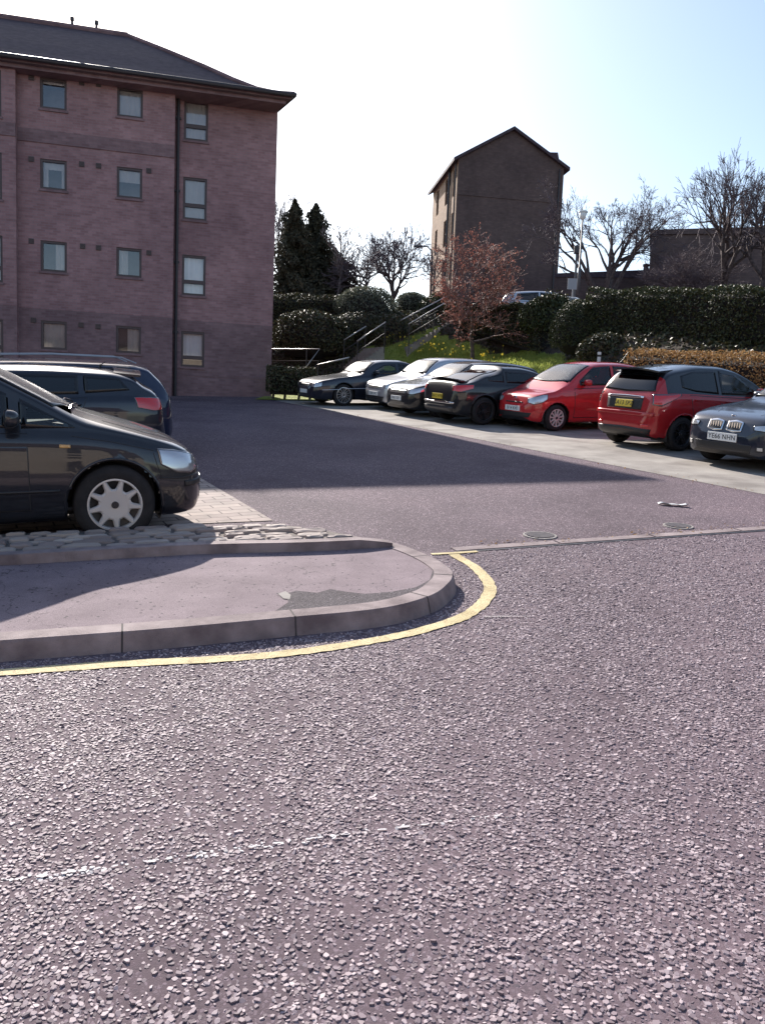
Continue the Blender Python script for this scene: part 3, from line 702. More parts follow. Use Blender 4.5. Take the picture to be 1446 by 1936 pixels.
mb = MB(); mb.tube([(xa + 5.3, ya + 5.3, EZ + RH + .15), (xb - 5.3, ya + 5.3, EZ + RH + .15)], .11, 8); mb.tube([(xb - d, ya + d, EZ + .14 + h) for d, h in prof], .08, 8); mb.build('ridge_tiles', M['brickB'], roof)
mb = MB()                                # eaves: soffit, fascia, gutter and a corbelled course
def slabp(o_, z0, z1):
    c_ = [(LX - o_, -.3 - o_), (o_, -.3 - o_), (o_ - SK, DEEP + o_), (LX - o_, DEEP + o_)]; mb.add([(x, y, z) for z in (z0, z1) for x, y in c_], [(3, 2, 1, 0), (4, 5, 6, 7), (0, 1, 5, 4), (1, 2, 6, 5), (2, 3, 7, 6), (3, 0, 4, 7)])
slabp(OV - .05, EZ + .002, EZ + .1); slabp(.16, EZ - .1, EZ)
mb.build('eaves', M['brickB'], flats)
mb = MB(); r = .07
mb.tube([(xa, ya - .05, EZ + .1), (xb + .05, ya - .05, EZ + .1), (xb + .05 - SK, yb_, EZ + .1)], r, 8); mb.build('gutter', M['gutter'], flats)
for px_ in (137, 183):
    p0, z_ = 0, 0
    x_ = wallhit(BI, px_, 50, 5.0)[0]; v = MB(); v.tube([(x_, 5.0, EZ + RH - .1), (x_, 5.0, EZ + RH + .55)], .045, 8); v.lathe([(.07, 0), (.07, .12), (.03, .14)], 10, 'z', c=(x_, 5.0, EZ + RH + .53)); v.build('vent_pipe', M['gutter'], flats)

# --- the gable-ended block up the hill
P1 = at(867, 300, 60.0); GAZ = 81.0; GB = Vector((P1.x, P1.y, 0)); GM = frame_of(GB, GAZ); GI = GM.inverted()
gable = empty('gable_block', GB, 'tall stone block with its shaded blank gable end turned to the car park', 'building', rz=R_(90 - GAZ))
gx1 = wallhit(GI, 1061, 400)[0]; gz0 = 6.5; ez = wallhit(GI, 867, 300)[1]; axx, az_ = wallhit(GI, 970, 247); ez2 = wallhit(GI, 1062, 318)[1]
o = GI @ Vector(CAM_C); d = GI.to_3x3() @ Vector(ray(819, 365)); ty_ = -o.x / d.x; gd = (o + d * ty_).y
mb = MB()
mb.add([(0, 0, gz0), (gx1, 0, gz0), (gx1, 0, ez2), (axx, 0, az_), (0, 0, ez)], [(0, 1, 2, 3, 4)])
mb.add([(0, gd, gz0), (gx1, gd, gz0), (gx1, gd, ez2), (axx, gd, az_), (0, gd, ez)], [(4, 3, 2, 1, 0)])
mb.add([(gx1, 0, gz0), (gx1, gd, gz0), (gx1, gd, ez2), (gx1, 0, ez2)], [(0, 1, 2, 3)])
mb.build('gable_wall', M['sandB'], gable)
mb = MB(); zc_ = wallhit(GI, 960, 372)[1]; mb.box(.01, gx1 - .01, -.05, .05, zc_ - .16, zc_ + .16); mb.build('string_course', M['sandB'], gable)
mb = MB(); mb.tube([(gx1 - .35, -.09, gz0), (gx1 - .35, -.09, ez2 - .1)], .06, 8); mb.build('downpipe', M['gutter'], gable)
# the sunlit long side with its narrow windows: modelled in its own frame, facing the sun
side = MB(); hol = []
slots = []
for fr in (.13, .42, .78):
    for k, (zt, zl) in enumerate(((.965, .80), (.70, .53), (.44, .28), (.2, .05))):
        zz = lambda q: gz0 + 3.0 + (ez - gz0 - 3.0) * q
        slots.append((gd * fr - .42, gd * fr + .42, zz(zl), zz(zt)))
xs = sorted({0, gd, *[q[0] for q in slots], *[q[1] for q in slots]}); zs = sorted({gz0, ez, *[q[2] for q in slots], *[q[3] for q in slots]})
for i in range(len(xs) - 1):
    for k in range(len(zs) - 1):
        c_, z_ = (xs[i] + xs[i + 1]) / 2, (zs[k] + zs[k + 1]) / 2
        if any(q[0] < c_ < q[1] and q[2] < z_ < q[3] for q in slots): continue
        side.add([(0, xs[i], zs[k]), (0, xs[i + 1], zs[k]), (0, xs[i + 1], zs[k + 1]), (0, xs[i], zs[k + 1])], [(3, 2, 1, 0)])
for q in slots:
    side.add([(0, q[0], q[2]), (0, q[1], q[2]), (0, q[1], q[3]), (0, q[0], q[3]), (.2, q[0], q[2]), (.2, q[1], q[2]), (.2, q[1], q[3]), (.2, q[0], q[3])], [(0, 4, 5, 1), (1, 5, 6, 2), (2, 6, 7, 3), (3, 7, 4, 0)])
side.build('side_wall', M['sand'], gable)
for q in slots:
    f = MB(); 
    for a_, b_, c_, e_ in ((q[0], q[1], q[2], q[2] + .07), (q[0], q[1], q[3] - .07, q[3]), (q[0], q[0] + .07, q[2] + .07, q[3] - .07), (q[1] - .07, q[1], q[2] + .07, q[3] - .07), (q[0] + .07, q[1] - .07, (q[2] + q[3]) / 2 - .04, (q[2] + q[3]) / 2 + .04)): f.box(.1, .17, a_, b_, c_, e_)
    w = f.build('window', M['frame'], gable); g_ = MB(); g_.box(.13, .14, q[0] + .07, q[1] - .07, q[2] + .07, q[3] - .07); g_.build('pane', M['dglass'], w)
mb = MB(); mb.tube([(-.1, gd * .27, gz0), (-.1, gd * .27, ez)], .09, 8); mb.tube([(-.1, .35, gz0), (-.1, .35, ez)], .06, 8); mb.build('downpipe', M['gutter'], gable)
mb = MB(); th = .22; ov = .3
def slab(a_, b_):
    (x0, z0), (x1, z1) = a_, b_
    mb.add([(x0, -ov, z0), (x1, -ov, z1), (x1, gd + ov, z1), (x0, gd + ov, z0), (x0, -ov, z0 + th), (x1, -ov, z1 + th), (x1, gd + ov, z1 + th), (x0, gd + ov, z0 + th)], [(0, 1, 2, 3), (7, 6, 5, 4), (0, 4, 5, 1), (1, 5, 6, 2), (2, 6, 7, 3), (3, 7, 4, 0)])
sl = (az_ - ez) / axx; sr = (az_ - ez2) / (gx1 - axx)
slab((-.4, ez - .4 * sl), (axx, az_)); slab((axx, az_), (gx1 + .35, ez2 - .35 * sr)); roof2 = mb.build('roof', M['slate'], gable)
# stair head rising through the right-hand slope
xa_, za_ = wallhit(GI, 1020, 282); xb_, zb_ = wallhit(GI, 1060, 283); xc_, zc_ = wallhit(GI, 1067, 316)
mb = MB(); yy = .6
mb.add([(xa_, yy, za_), (xb_, yy, zb_), (xc_, yy, zc_ - .2), (xa_, yy, zc_ - .2), (xa_, yy + 4, za_), (xb_, yy + 4, zb_), (xc_, yy + 4, zc_ - .2), (xa_, yy + 4, zc_ - .2)], [(3, 2, 1, 0), (4, 5, 6, 7), (0, 1, 5, 4), (1, 2, 6, 5), (2, 3, 7, 6), (3, 0, 4, 7)])
mb.build('stair_head', M['slate'], gable)

# --- dark flat-topped wall block and the low boundary wall behind the right-hand trees
y_ = 50.0; a_, b_ = at(1231, 444, y_), at(1560, 436, y_ - 2); base = 6.5
mb = MB(); dv = (b_ - a_); dv.z = 0; dv.normalize(); nb = Vector((-dv.y, dv.x, 0))
BKV = Vector((a_.x + .9, a_.y, 0)).normalized()
def prism(mb, a, b, za, zb2, z0, depth, mi=0, back=None):
    n_ = (back or Vector((-(b - a).y, (b - a).x, 0)).normalized()) * depth
    P = [Vector((a.x, a.y, z0)), Vector((b.x, b.y, z0)), Vector((b.x, b.y, z0)) + n_, Vector((a.x, a.y, z0)) + n_, Vector((a.x, a.y, za)), Vector((b.x, b.y, zb2)), Vector((b.x, b.y, zb2)) + n_, Vector((a.x, a.y, za)) + n_]
    mb.add(P, [(0, 1, 5, 4), (1, 2, 6, 5), (2, 3, 7, 6), (3, 0, 4, 7), (4, 5, 6, 7), (3, 2, 1, 0)], mi)
blk = empty('flat_roofed_block', (a_.x, a_.y, base), 'low flat topped dark stone building half hidden behind bare branches', 'building'); inv = Matrix.Translation((-a_.x, -a_.y, -base))
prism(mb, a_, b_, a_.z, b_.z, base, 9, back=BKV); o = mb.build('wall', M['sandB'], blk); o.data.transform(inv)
mb = MB(); q0, q1 = a_ - dv * .12 - nb * .12, b_ + dv * .1 - nb * .12; prism(mb, q0, q1, a_.z + .28, b_.z + .28, a_.z + .002, 9.3, back=BKV)
for v in range(len(mb.v)): pass
o = mb.build('coping', M['sandB'], blk); o.data.transform(inv)
a2, b2 = at(1048, 521, 56.0), at(1236, 514, 55.0)
lw = empty('boundary_wall', (a2.x, a2.y, 8), 'low dark stone wall running between gable block and flat topped building', 'wall'); inv2 = Matrix.Translation((-a2.x, -a2.y, -8))
mb = MB(); prism(mb, a2, b2, a2.z, b2.z, 7.0, .45); o = mb.build('stonework', M['sandB'], lw); o.data.transform(inv2)
mb = MB(); nn_ = Vector((-(b2 - a2).y, (b2 - a2).x, 0)).normalized(); prism(mb, a2 - nn_ * .06, b2 - nn_ * .06, a2.z + .14, b2.z + .14, min(a2.z, b2.z) - .1, .57); o = mb.build('coping', M['slate'], lw); o.data.transform(inv2)
t = at(1220, 513, 54.6); pot = MB(); pot.lathe([(.001, -.2), (.18, -.2), (.19, .1), (.16, .45), (.21, .5), (.21, .62), (.15, .64), (.001, .64)], 14, 'z', c=(0, 0, -.05)); o = pot.build('chimney_pot', M['sandB']); o.location = (t.x, t.y, t.z - .12)
tag(o, 'short dark chimney pot standing at the end of the low stone wall', 'chimney pot')

# --- pale sunlit terrace across the road behind the viewer: seen only in the window reflections
BT = Vector((-26, -24, plane(0, -24))); tn = empty('pale_terrace', BT, 'pale sunlit terrace across the road, reflected in the flats windows', 'building')
mb = MB(); mb.box(0, 52, -9, 0, -2, 10.5); mb.build('wall', vary('pale render', (.36, .31, .26), (.46, .4, .34), .8, .9, 0), tn)
mb = MB(); mb.add([(-.5, .5, 10.4), (52.5, .5, 10.4), (52.5, -4.5, 14.4), (-.5, -4.5, 14.4), (-.5, -9.5, 10.4), (52.5, -9.5, 10.4)], [(0, 1, 2, 3), (3, 2, 5, 4), (0, 3, 4), (1, 5, 2)]); mb.build('roof', M['slate'], tn)
for k in range(11):
    for r_ in range(4):
        f = MB(); f.box(2 + k * 4.6, 3.1 + k * 4.6, .002, .06, .8 + r_ * 2.6, 2.3 + r_ * 2.6); f.build('window', M['gutter'], tn)
# ------------------------------------------------------------------ vegetation
def leaf_mesh(name, P, Nn, size, material, rg, flat=.5, asp=.55):
    """one folded diamond leaf per point"""
    n = len(P); size = np.broadcast_to(np.asarray(size, float), (n,))
    d = rg.normal(size=(n, 3)); nr = Nn * flat + d * (1 - flat) * .8; nr /= np.linalg.norm(nr, axis=1)[:, None] + 1e-9
    a = np.cross(nr, rg.normal(size=(n, 3))); a /= np.linalg.norm(a, axis=1)[:, None] + 1e-9; b = np.cross(nr, a)
    s = (size * rg.uniform(.6, 1.25, n))[:, None]
    V = np.stack([P - a * s, P - b * s * asp + nr * s * .12, P + a * s, P + b * s * asp + nr * s * .12], 1).reshape(-1, 3)
    F = np.arange(4 * n).reshape(n, 4)
    return np_mesh(name, V, F, material)
def tube_np(lines, n):
    """lines: list of (pts (k,3), rad (k,)) with equal k -> verts, faces"""
    P = np.array([l[0] for l in lines]); Rr = np.array([l[1] for l in lines]); m_, k = Rr.shape
    T = np.gradient(P, axis=1); T /= np.linalg.norm(T, axis=2)[..., None] + 1e-9
    ref = np.where(np.abs(T[..., 2:3]) < .8, np.array([0, 0, 1.0]), np.array([1.0, 0, 0]))
    A = np.cross(T, ref); A /= np.linalg.norm(A, axis=2)[..., None] + 1e-9; B = np.cross(T, A)
    an = np.linspace(0, 2 * np.pi, n, endpoint=False)
    V = P[:, :, None] + Rr[:, :, None, None] * (A[:, :, None] * np.cos(an)[None, None, :, None] + B[:, :, None] * np.sin(an)[None, None, :, None])
    i = np.arange(k - 1)[:, None]; j = np.arange(n)[None]
    q = np.stack([i * n + j, i * n + (j + 1) % n, (i + 1) * n + (j + 1) % n, (i + 1) * n + j], -1).reshape(-1, 4)
    F = (q[None] + (np.arange(m_) * k * n)[:, None, None]).reshape(-1, 4)
    return V.reshape(-1, 3), F
def grow(seed, kids=(6, 6, 5, 4), ratio=.6, tilt=(35, 45, 45, 50), stems=1, trunk=.35, up=.25, wig=.12, droop=0.0, fmin=.25):
    """bare branching skeleton inside a unit-high tree; returns a list of levels of (pts, relative radius)"""
    rg = np.random.default_rng(seed); lv = [[] for _ in range(len(kids) + 1)]; K = 6
    def limb(p, d, ln, r, l):
        pts = [p]; dd = d / np.linalg.norm(d)
        for i in range(K - 1):
            dd = dd + rg.normal(0, wig, 3) + np.array([0, 0, up * (.5 if l else .15) - droop * (l >= 2)]) * .35; dd /= np.linalg.norm(dd); pts.append(pts[-1] + dd * ln / (K - 1))
        pts = np.array(pts); rad = r * np.linspace(1, .35 if l < len(kids) else .3, K); lv[l].append((pts, rad))
        if l >= len(kids): return
        nk = max(2, int(kids[l] * rg.uniform(.8, 1.25)))
        for c in range(nk):
            f = rg.uniform(trunk, 1.0) if l == 0 else rg.uniform(fmin, 1.0)
            if c == 0: f = 1.0
            x = f * (K - 1); i = min(int(x), K - 2); q = pts[i] + (pts[i + 1] - pts[i]) * (x - i); t = pts[i + 1] - pts[i]; t /= np.linalg.norm(t)
            s = np.cross(t, rg.normal(size=3)); s /= np.linalg.norm(s) + 1e-9; an = math.radians(tilt[l]) * rg.uniform(.55, 1.25) * (.4 if c == 0 else 1)
            limb(q, t * math.cos(an) + s * math.sin(an), ln * ratio * rg.uniform(.75, 1.2) * (1.15 - .35 * f), r * (.62 if l < 2 else .55) * (1.1 - .4 * f), l + 1)
    for s_ in range(stems):
        a = 2 * math.pi * s_ / stems + rg.uniform(0, 1); lean = .62 if stems > 1 else .03
        limb(np.array([math.cos(a), math.sin(a), 0]) * .03 * (stems > 1), np.array([math.cos(a) * lean, math.sin(a) * lean, 1.0]), .5 * rg.uniform(.85, 1.1), 1.0, 0)
    return lv
def bare_tree(name, base, H, W, label, seed, r0=.14, twig=.006, group=None, barkm=None, twigm=None, leaf=None, split=2, **kw):
    lv = grow(seed, **kw); allp = np.concatenate([p for l in lv for p, _ in l])
    tops = allp[allp[:, 2] > np.quantile(allp[:, 2], .6)]; ln_ = tops[:, :2].mean(0) / tops[:, 2].mean()
    for l in lv:
        for p, _ in l: p[:, :2] -= p[:, 2:3] * ln_
    allp = np.concatenate([p for l in lv for p, _ in l])
    z = np.quantile(allp[:, 2], .999); w = np.quantile(np.abs(allp[:, :2]), .985)
    S = np.array([W / 2 / w, W / 2 / w, H / z])
    t = empty(name, base, label, 'tree', group)
    def pack(ls, minr):
        Vs = []; Fs = []; o = 0
        for li, l in ls:
            if not l: continue
            V, F = tube_np([(p * S, np.maximum(r * r0, minr)) for p, r in l], 8 if li == 0 else (5 if li < split else 3)); Vs.append(V); Fs.append(F + o); o += len(V)
        return np.concatenate(Vs), np.concatenate(Fs)
    V, F = pack([(i, l) for i, l in enumerate(lv) if i < split], twig * 2); link('trunk', np_mesh('trunk', V, F, barkm or M['bark'], True), t)
    V, F = pack([(i, l) for i, l in enumerate(lv) if i >= split], twig); link('crown', np_mesh('crown', V, F, twigm or M['twig'], True), t)
    if leaf:
        n, size, mt = leaf; rg = np.random.default_rng(seed + 5); tip = np.concatenate([p[1:] for l in lv[-2:] for p, _ in l]) * S
        P = tip[rg.integers(0, len(tip), n)] + rg.normal(0, size * .9, (n, 3)); link('leaves', leaf_mesh('leaves', P, rg.normal(size=(n, 3)), size, mt, rg), t)
    return t
M['laurel'] = island('laurel leaves', [(.028, .036, .014), (.045, .055, .02), (.08, .085, .035), (.04, .045, .018)], .5, .3, .12)
M['beech'] = island('dry beech leaves', [(.2, .105, .04), (.33, .18, .07), (.42, .27, .12), (.16, .1, .05)], .6, .3, .3)
M['redleaf'] = island('young red leaves', [(.28, .085, .065), (.4, .15, .11), (.34, .19, .14), (.2, .06, .05)], .55, .3, .45)
M['conifer'] = island('conifer sprays', [(.035, .034, .024), (.06, .055, .035), (.09, .08, .05)], .8, .2, .05)
M['ivy'] = island('ivy ground cover', [(.03, .035, .016), (.05, .055, .022), (.08, .075, .035), (.075, .05, .035)], .5, .35, .1)
M['silverleaf'] = island('grey green leaves', [(.09, .1, .07), (.14, .15, .1), (.19, .19, .14), (.07, .08, .05)], .6, .3, .2)
M['blade'] = island('grass blades', [(.26, .34, .06), (.38, .44, .1), (.46, .48, .15), (.22, .27, .05)], .6, .25, .6)
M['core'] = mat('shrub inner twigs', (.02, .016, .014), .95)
def lumps(P, rg, k, amp):
    out = np.zeros(len(P))
    for _ in range(k):
        f = rg.normal(0, 2.2, 3); out += np.sin(P @ f + rg.uniform(0, 6.3))
    return amp * out / math.sqrt(k)
def shrub(name, c, rx, ry, rz, label, seed, n=3500, size=.07, mt='laurel', group=None, cat='shrub', squareness=1.0, base=None):
    n = int(n * 1.7); size *= .76
    rg = np.random.default_rng(seed); t = empty(name, (c[0], c[1], c[2]), label, cat, group)
    d = rg.normal(size=(n, 3)); d /= np.linalg.norm(d, axis=1)[:, None]; d[:, 2] = np.where(d[:, 2] < -.55, -d[:, 2], d[:, 2])
    q = np.sign(d) * np.abs(d) ** squareness; Rv = np.array([rx, ry, rz]); P = q * Rv
    P *= (1 + lumps(P, rg, 7, .07) + rg.uniform(-.16, .08, n))[:, None]
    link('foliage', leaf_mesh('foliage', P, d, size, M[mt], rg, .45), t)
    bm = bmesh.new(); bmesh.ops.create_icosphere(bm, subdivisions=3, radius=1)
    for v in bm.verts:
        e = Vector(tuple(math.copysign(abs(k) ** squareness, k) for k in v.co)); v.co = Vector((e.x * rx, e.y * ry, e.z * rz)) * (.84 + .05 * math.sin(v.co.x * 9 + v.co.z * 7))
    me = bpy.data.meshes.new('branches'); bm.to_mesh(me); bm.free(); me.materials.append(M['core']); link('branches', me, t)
    return t
def hedge(name, A_, B_, width, zt0, zt1, zb0, zb1, label, seed, n, size, mt, lump=.07, wild=.0):
    rg = np.random.default_rng(seed); A_ = Vector(A_); B_ = Vector(B_); t = empty(name, (A_.x, A_.y, zb0), label, 'hedge')
    ax = Vector((B_.x - A_.x, B_.y - A_.y, 0)); Ln = ax.length; ax.normalize(); nn = Vector((-ax.y, ax.x, 0))
    u = rg.uniform(0, 1, n); hgt = (zt0 - zb0); per = hgt * 2 + width; v = rg.uniform(0, per, n)
    front = v < hgt; top = (v >= hgt) & (v < hgt + width)
    off = np.where(front, -width / 2, np.where(top, v - hgt - width / 2, width / 2)); hz = np.where(front, v / hgt, np.where(top, 1.0, (v - hgt - width) / hgt))
    rd = np.minimum(1, (1 - hz) * hgt / .25); off *= np.where(top, 1, .82 + .18 * rd)
    P = np.stack([u * Ln, off, hz], 1); nrm = np.stack([np.zeros(n), np.where(front, -1, np.where(top, 0, 1)), np.where(top, 1, .1)], 1)
    e = rg.uniform(0, 1, n) < width / Ln * .5; P[e, 0] = np.where(rg.uniform(0, 1, e.sum()) < .5, 0, Ln); P[e, 1] = rg.uniform(-width / 2, width / 2, e.sum()); P[e, 2] = rg.uniform(0, 1, e.sum())
    zb_ = zb0 + (zb1 - zb0) * u; zt_ = zt0 + (zt1 - zt0) * u
    Q = np.stack([P[:, 0], P[:, 1] * 1.0, P[:, 2] * hgt], 1); dl = lumps(Q, rg, 8, lump) + rg.uniform(-.09, .05 + wild, n)
    loc = np.array(A_)[None] * 0 + np.array([ax.x, ax.y, 0])[None] * P[:, 0:1] + np.array([nn.x, nn.y, 0])[None] * (P[:, 1] + nrm[:, 1] * dl)[:, None]
    loc[:, 2] = (zb_ + (zt_ - zb_) * P[:, 2]) - zb0 + nrm[:, 2] * dl
    wn_ = np.array([nn.x, nn.y, 0])[None] * nrm[:, 1:2] + np.array([0, 0, 1])[None] * nrm[:, 2:3]
    link('foliage', leaf_mesh('foliage', loc, wn_, size, M[mt], rg, .4), t)
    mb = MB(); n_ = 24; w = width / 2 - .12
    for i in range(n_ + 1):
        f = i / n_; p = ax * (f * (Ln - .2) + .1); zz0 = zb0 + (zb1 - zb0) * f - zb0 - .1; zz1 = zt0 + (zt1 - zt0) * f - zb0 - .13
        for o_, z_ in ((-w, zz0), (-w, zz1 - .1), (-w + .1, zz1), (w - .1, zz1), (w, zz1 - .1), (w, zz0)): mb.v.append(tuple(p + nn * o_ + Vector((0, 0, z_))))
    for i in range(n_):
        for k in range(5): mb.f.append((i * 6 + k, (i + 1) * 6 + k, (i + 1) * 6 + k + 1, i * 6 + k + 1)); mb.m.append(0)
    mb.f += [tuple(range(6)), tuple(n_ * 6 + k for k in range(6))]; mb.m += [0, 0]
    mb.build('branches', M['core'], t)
    return t
def gp(x, y): return Vector((x, y, ground_z(x, y)))

# clipped evergreen hedge along the top of the bank on the right
hs, he = row(-9.2, 9.7), row(4.5, 9.7)
hz0, hz1 = at(1075, 551, hs[1]).z, at(1446, 547, row(-1.9, 9.7)[1]).z; hz1 = hz0 + (hz1 - hz0) * (13.7 / 7.3)
hedge('laurel_hedge', (*hs, 0), (*he, 0), 1.5, hz0, hz1, hz0 - 1.75, hz1 - 1.75, 'long clipped dark green hedge on top of the bank behind the red cars', 21, 52000, .043, 'laurel', .05, .02)
p = row(-9.7, 9.2); shrub('laurel_bush', (p[0], p[1], at(1040, 625, p[1]).z), .95, .95, .95, 'rounded glossy green bush at the near end of the long clipped hedge', 22, 8000, .044)
hs, he = row(-5.7, 7.7), row(3.0, 7.7); z0_, z1_ = at(1190, 665, hs[1]).z, at(1446, 676, row(-1.0, 7.7)[1]).z; z1_ = z0_ + (z1_ - z0_) * 8.7 / 4.7
hedge('beech_hedge', (*hs, 0), (*he, 0), .7, z0_, z1_, z0_ - .7, z1_ - .7, 'low orange brown beech hedge in front of the long clipped hedge', 23, 14000, .034, 'beech', .04, .03)
hedge('box_hedge', at(505, 568, 36.0), at(652, 566, 37.5), 1.3, at(520, 563, 36.0).z, at(650, 566, 37.5).z, 4.0, 4.2, 'flat topped hedge beyond the flats corner, lit along its top edge', 24, 15000, .055, 'ivy', .08, .03)
q = G(548, 757); hedge('clipped_hedge', (q.x - .75, q.y + .1, 0), (q.x + .75, q.y + .35, 0), .6, at(548, 697, q.y).z, at(548, 697, q.y).z, q.z + .28, q.z + .28, 'small box shaped hedge on short bare stems beside the flats corner', 25, 3500, .05, 'ivy', .04)
ch = bpy.data.objects['clipped_hedge']; mb = MB()
for dx in (.18, .55, 1.0, 1.35): mb.tube([(dx, .1, -.32), (dx + .03, .1, .0), (dx + .1, .12, .3)], [.05, .04, .03], 6)
mb.build('stem', M['bark'], ch)
for i, (px, py, y, rx, ry, rz, n, sz, mt, lab) in enumerate((
        (690, 590, 36.5, 1.35, 1.2, 1.0, 4200, .07, 'silverleaf', 'rounded grey green shrub with a sunlit top behind the steps'),
        (778, 578, 37.5, .75, .7, .6, 2200, .06, 'silverleaf', 'small domed olive green bush near the top of the steps'),
        (672, 622, 34.5, 1.25, .9, .65, 2600, .06, 'ivy', 'low spreading shrub with pale tips just above the steps'),
        (590, 640, 33.5, 1.6, 1.2, 1.0, 4200, .08, 'ivy', 'big dark shrub beside the flats corner below the flat topped hedge'),
        (735, 640, 34.6, 1.3, 1.0, .85, 3200, .08, 'ivy', 'dark shrub between the two flights of handrails'),
        (1036, 606, 30.6, 1.0, .9, .85, 3200, .075, 'laurel', 'dark evergreen shrub below the two silver cars'),
        (1146, 666, 24.2, .85, .6, .55, 2400, .07, 'ivy', 'low dark spreading shrub behind the white marker post'),
        (838, 600, 36.5, 1.1, 1.0, 1.1, 3000, .08, 'laurel', 'dark evergreen shrub at the left end of the shaded hedge behind the red leaved tree'))):
    p = at(px, py, y); shrub('evergreen_shrub', p, rx, ry, rz, lab, 40 + i, n, sz, mt)
ha, hb = at(838, 600, 36.0), at(1052, 590, 30.2)
hedge('evergreen_hedge', (ha.x, ha.y, 0), (hb.x, hb.y, 0), 1.3, at(850, 586, 35.8).z, at(1050, 577, 30.2).z, ground_z(ha.x, ha.y) - .3, ground_z(hb.x, hb.y) - .3, 'dark shaded hedge along the top of the grass behind the red leaved tree', 26, 26000, .055, 'ivy', .12, .06)
# conifers and bare trees behind
def conifer(px, pytop, pybase, y, w, label, seed, n=7000):
    rg = np.random.default_rng(seed); tp = at(px, pytop, y); b = at(px, pybase, y); H = tp.z - b.z; base = Vector((tp.x, y, b.z)); t = empty('conifer', base, label, 'tree', 'dark conifers behind the flats corner')
    h = rg.uniform(0, 1, n) ** 1.25; a = rg.uniform(0, 6.283, n); tier = .72 + .36 * np.sin(h * 30 + 2.6 * np.sin(a * 3 + seed) + 1.5 * np.sin(a * 7)); rr = w / 2 * (1 - h) ** .8 * tier * (1 + .34 * np.sin(a * 4 + h * 9 + seed) + .2 * np.sin(a * 2 - h * 14)) * rg.uniform(.35, 1.15, n)
    P = np.stack([rr * np.cos(a), rr * np.sin(a), h * H - rr * .25], 1); nr = np.stack([np.cos(a), np.sin(a), np.full(n, .5)], 1)
    link('crown', leaf_mesh('crown', P, nr, .13, M['conifer'], rg, .35, .4), t)
    mb = MB(); mb.tube([(0, 0, -.6), (0, 0, H * .6), (0, 0, H * .97)], [.22, .12, .02], 7); mb.build('trunk', M['bark'], t)
conifer(558, 378, 575, 50, 4.4, 'tall dark conifer with a ragged pointed top right beside the flats corner', 61, 17000)
conifer(598, 386, 575, 52, 5.2, 'broad dark conifer with a spiky top, second from the flats corner', 62, 20000)
conifer(632, 470, 575, 51, 5.4, 'lower rounded dark conifer on the right of the conifer group', 63, 17000)
def tree_at(px, pytop, pybase, y, wpx, label, seed, **kw):
    tp = at(px, pytop, y); b = at(px, pybase, y); return bare_tree(kw.pop('name', 'bare_tree'), Vector((tp.x, tp.y, b.z)), tp.z - b.z, wpx / FOC * y, label, seed, **kw)
pale = mat('pale twigs', (.2, .16, .15), .8)
tree_at(536, 350, 575, 60, 95, 'thin bare tree peeping out beside the flats wall above the conifers', 71, kids=(7, 6, 5, 4), r0=.13, twig=.016)
tree_at(642, 420, 560, 47, 70, 'slender leafless sapling between the conifers and the round bare trees', 72, kids=(6, 5, 4), tilt=(25, 30, 35), r0=.06, twig=.014, twigm=pale, ratio=.62)
tree_at(690, 462, 580, 50, 120, 'small round crowned bare tree left of the larger round one', 73, kids=(10, 6, 5, 4), r0=.13, twig=.013, trunk=.2, tilt=(52, 42, 40, 42), wig=.11, ratio=.68, fmin=.4, split=3)
tree_at(748, 424, 585, 54, 140, 'round crowned bare tree between the saplings and the gable block', 74, kids=(12, 6, 4, 4, 3), r0=.16, twig=.0125, tilt=(52, 42, 38, 40, 42), trunk=.2, wig=.11, ratio=.69, fmin=.42, split=3)
tree_at(822, 470, 580, 48, 60, 'thin bare sapling in front of the sunlit side of the gable block', 75, kids=(6, 5, 5), r0=.06, twig=.013)
tree_at(1158, 328, 575, 46, 262, 'wide bare tree with several ivy clad stems behind the street lamp', 76, name='multi_stem_tree', stems=6, kids=(4, 4, 4, 4, 5), r0=.17, twig=.0085, up=.02, tilt=(38, 36, 36, 38, 42), wig=.11, trunk=.5, ratio=.72, fmin=.5, split=3)
tree_at(1385, 283, 590, 37, 250, 'large spreading bare tree in front of the flat topped stone building', 77, kids=(10, 6, 4, 4, 4), r0=.2, twig=.0082, up=.08, tilt=(52, 42, 38, 38, 42), trunk=.3, ratio=.7, fmin=.42, wig=.1, split=3)
tree_at(1460, 315, 590, 36, 210, 'second large bare tree, cut by the right edge of the view', 78, kids=(10, 6, 4, 4, 4), r0=.19, twig=.0082, up=.08, tilt=(52, 42, 38, 38, 42), trunk=.3, ratio=.7, fmin=.42, wig=.1, split=3)
tree_at(1300, 470, 580, 38, 170, 'low bare thicket tree before the left end of the flat topped building', 79, kids=(11, 9, 7, 5), r0=.08, twig=.0072, tilt=(60, 50, 45, 50), trunk=.08, ratio=.7)
tb = bank_hit(893, 686)
tp_ = at(905, 428, tb.y)
bare_tree('red_leaf_tree', tb - Vector((0, 0, .08)), tp_.z - tb.z, 235 / FOC * tb.y, 'small ornamental tree with reddish young leaves growing from the grass bank', 82, r0=.085, twig=.008, kids=(13, 8, 6, 4), tilt=(62, 50, 45, 50), trunk=.28, ratio=.64,
          twigm=mat('reddish twigs', (.2, .1, .085), .7), leaf=(6500, .032, M['redleaf']))
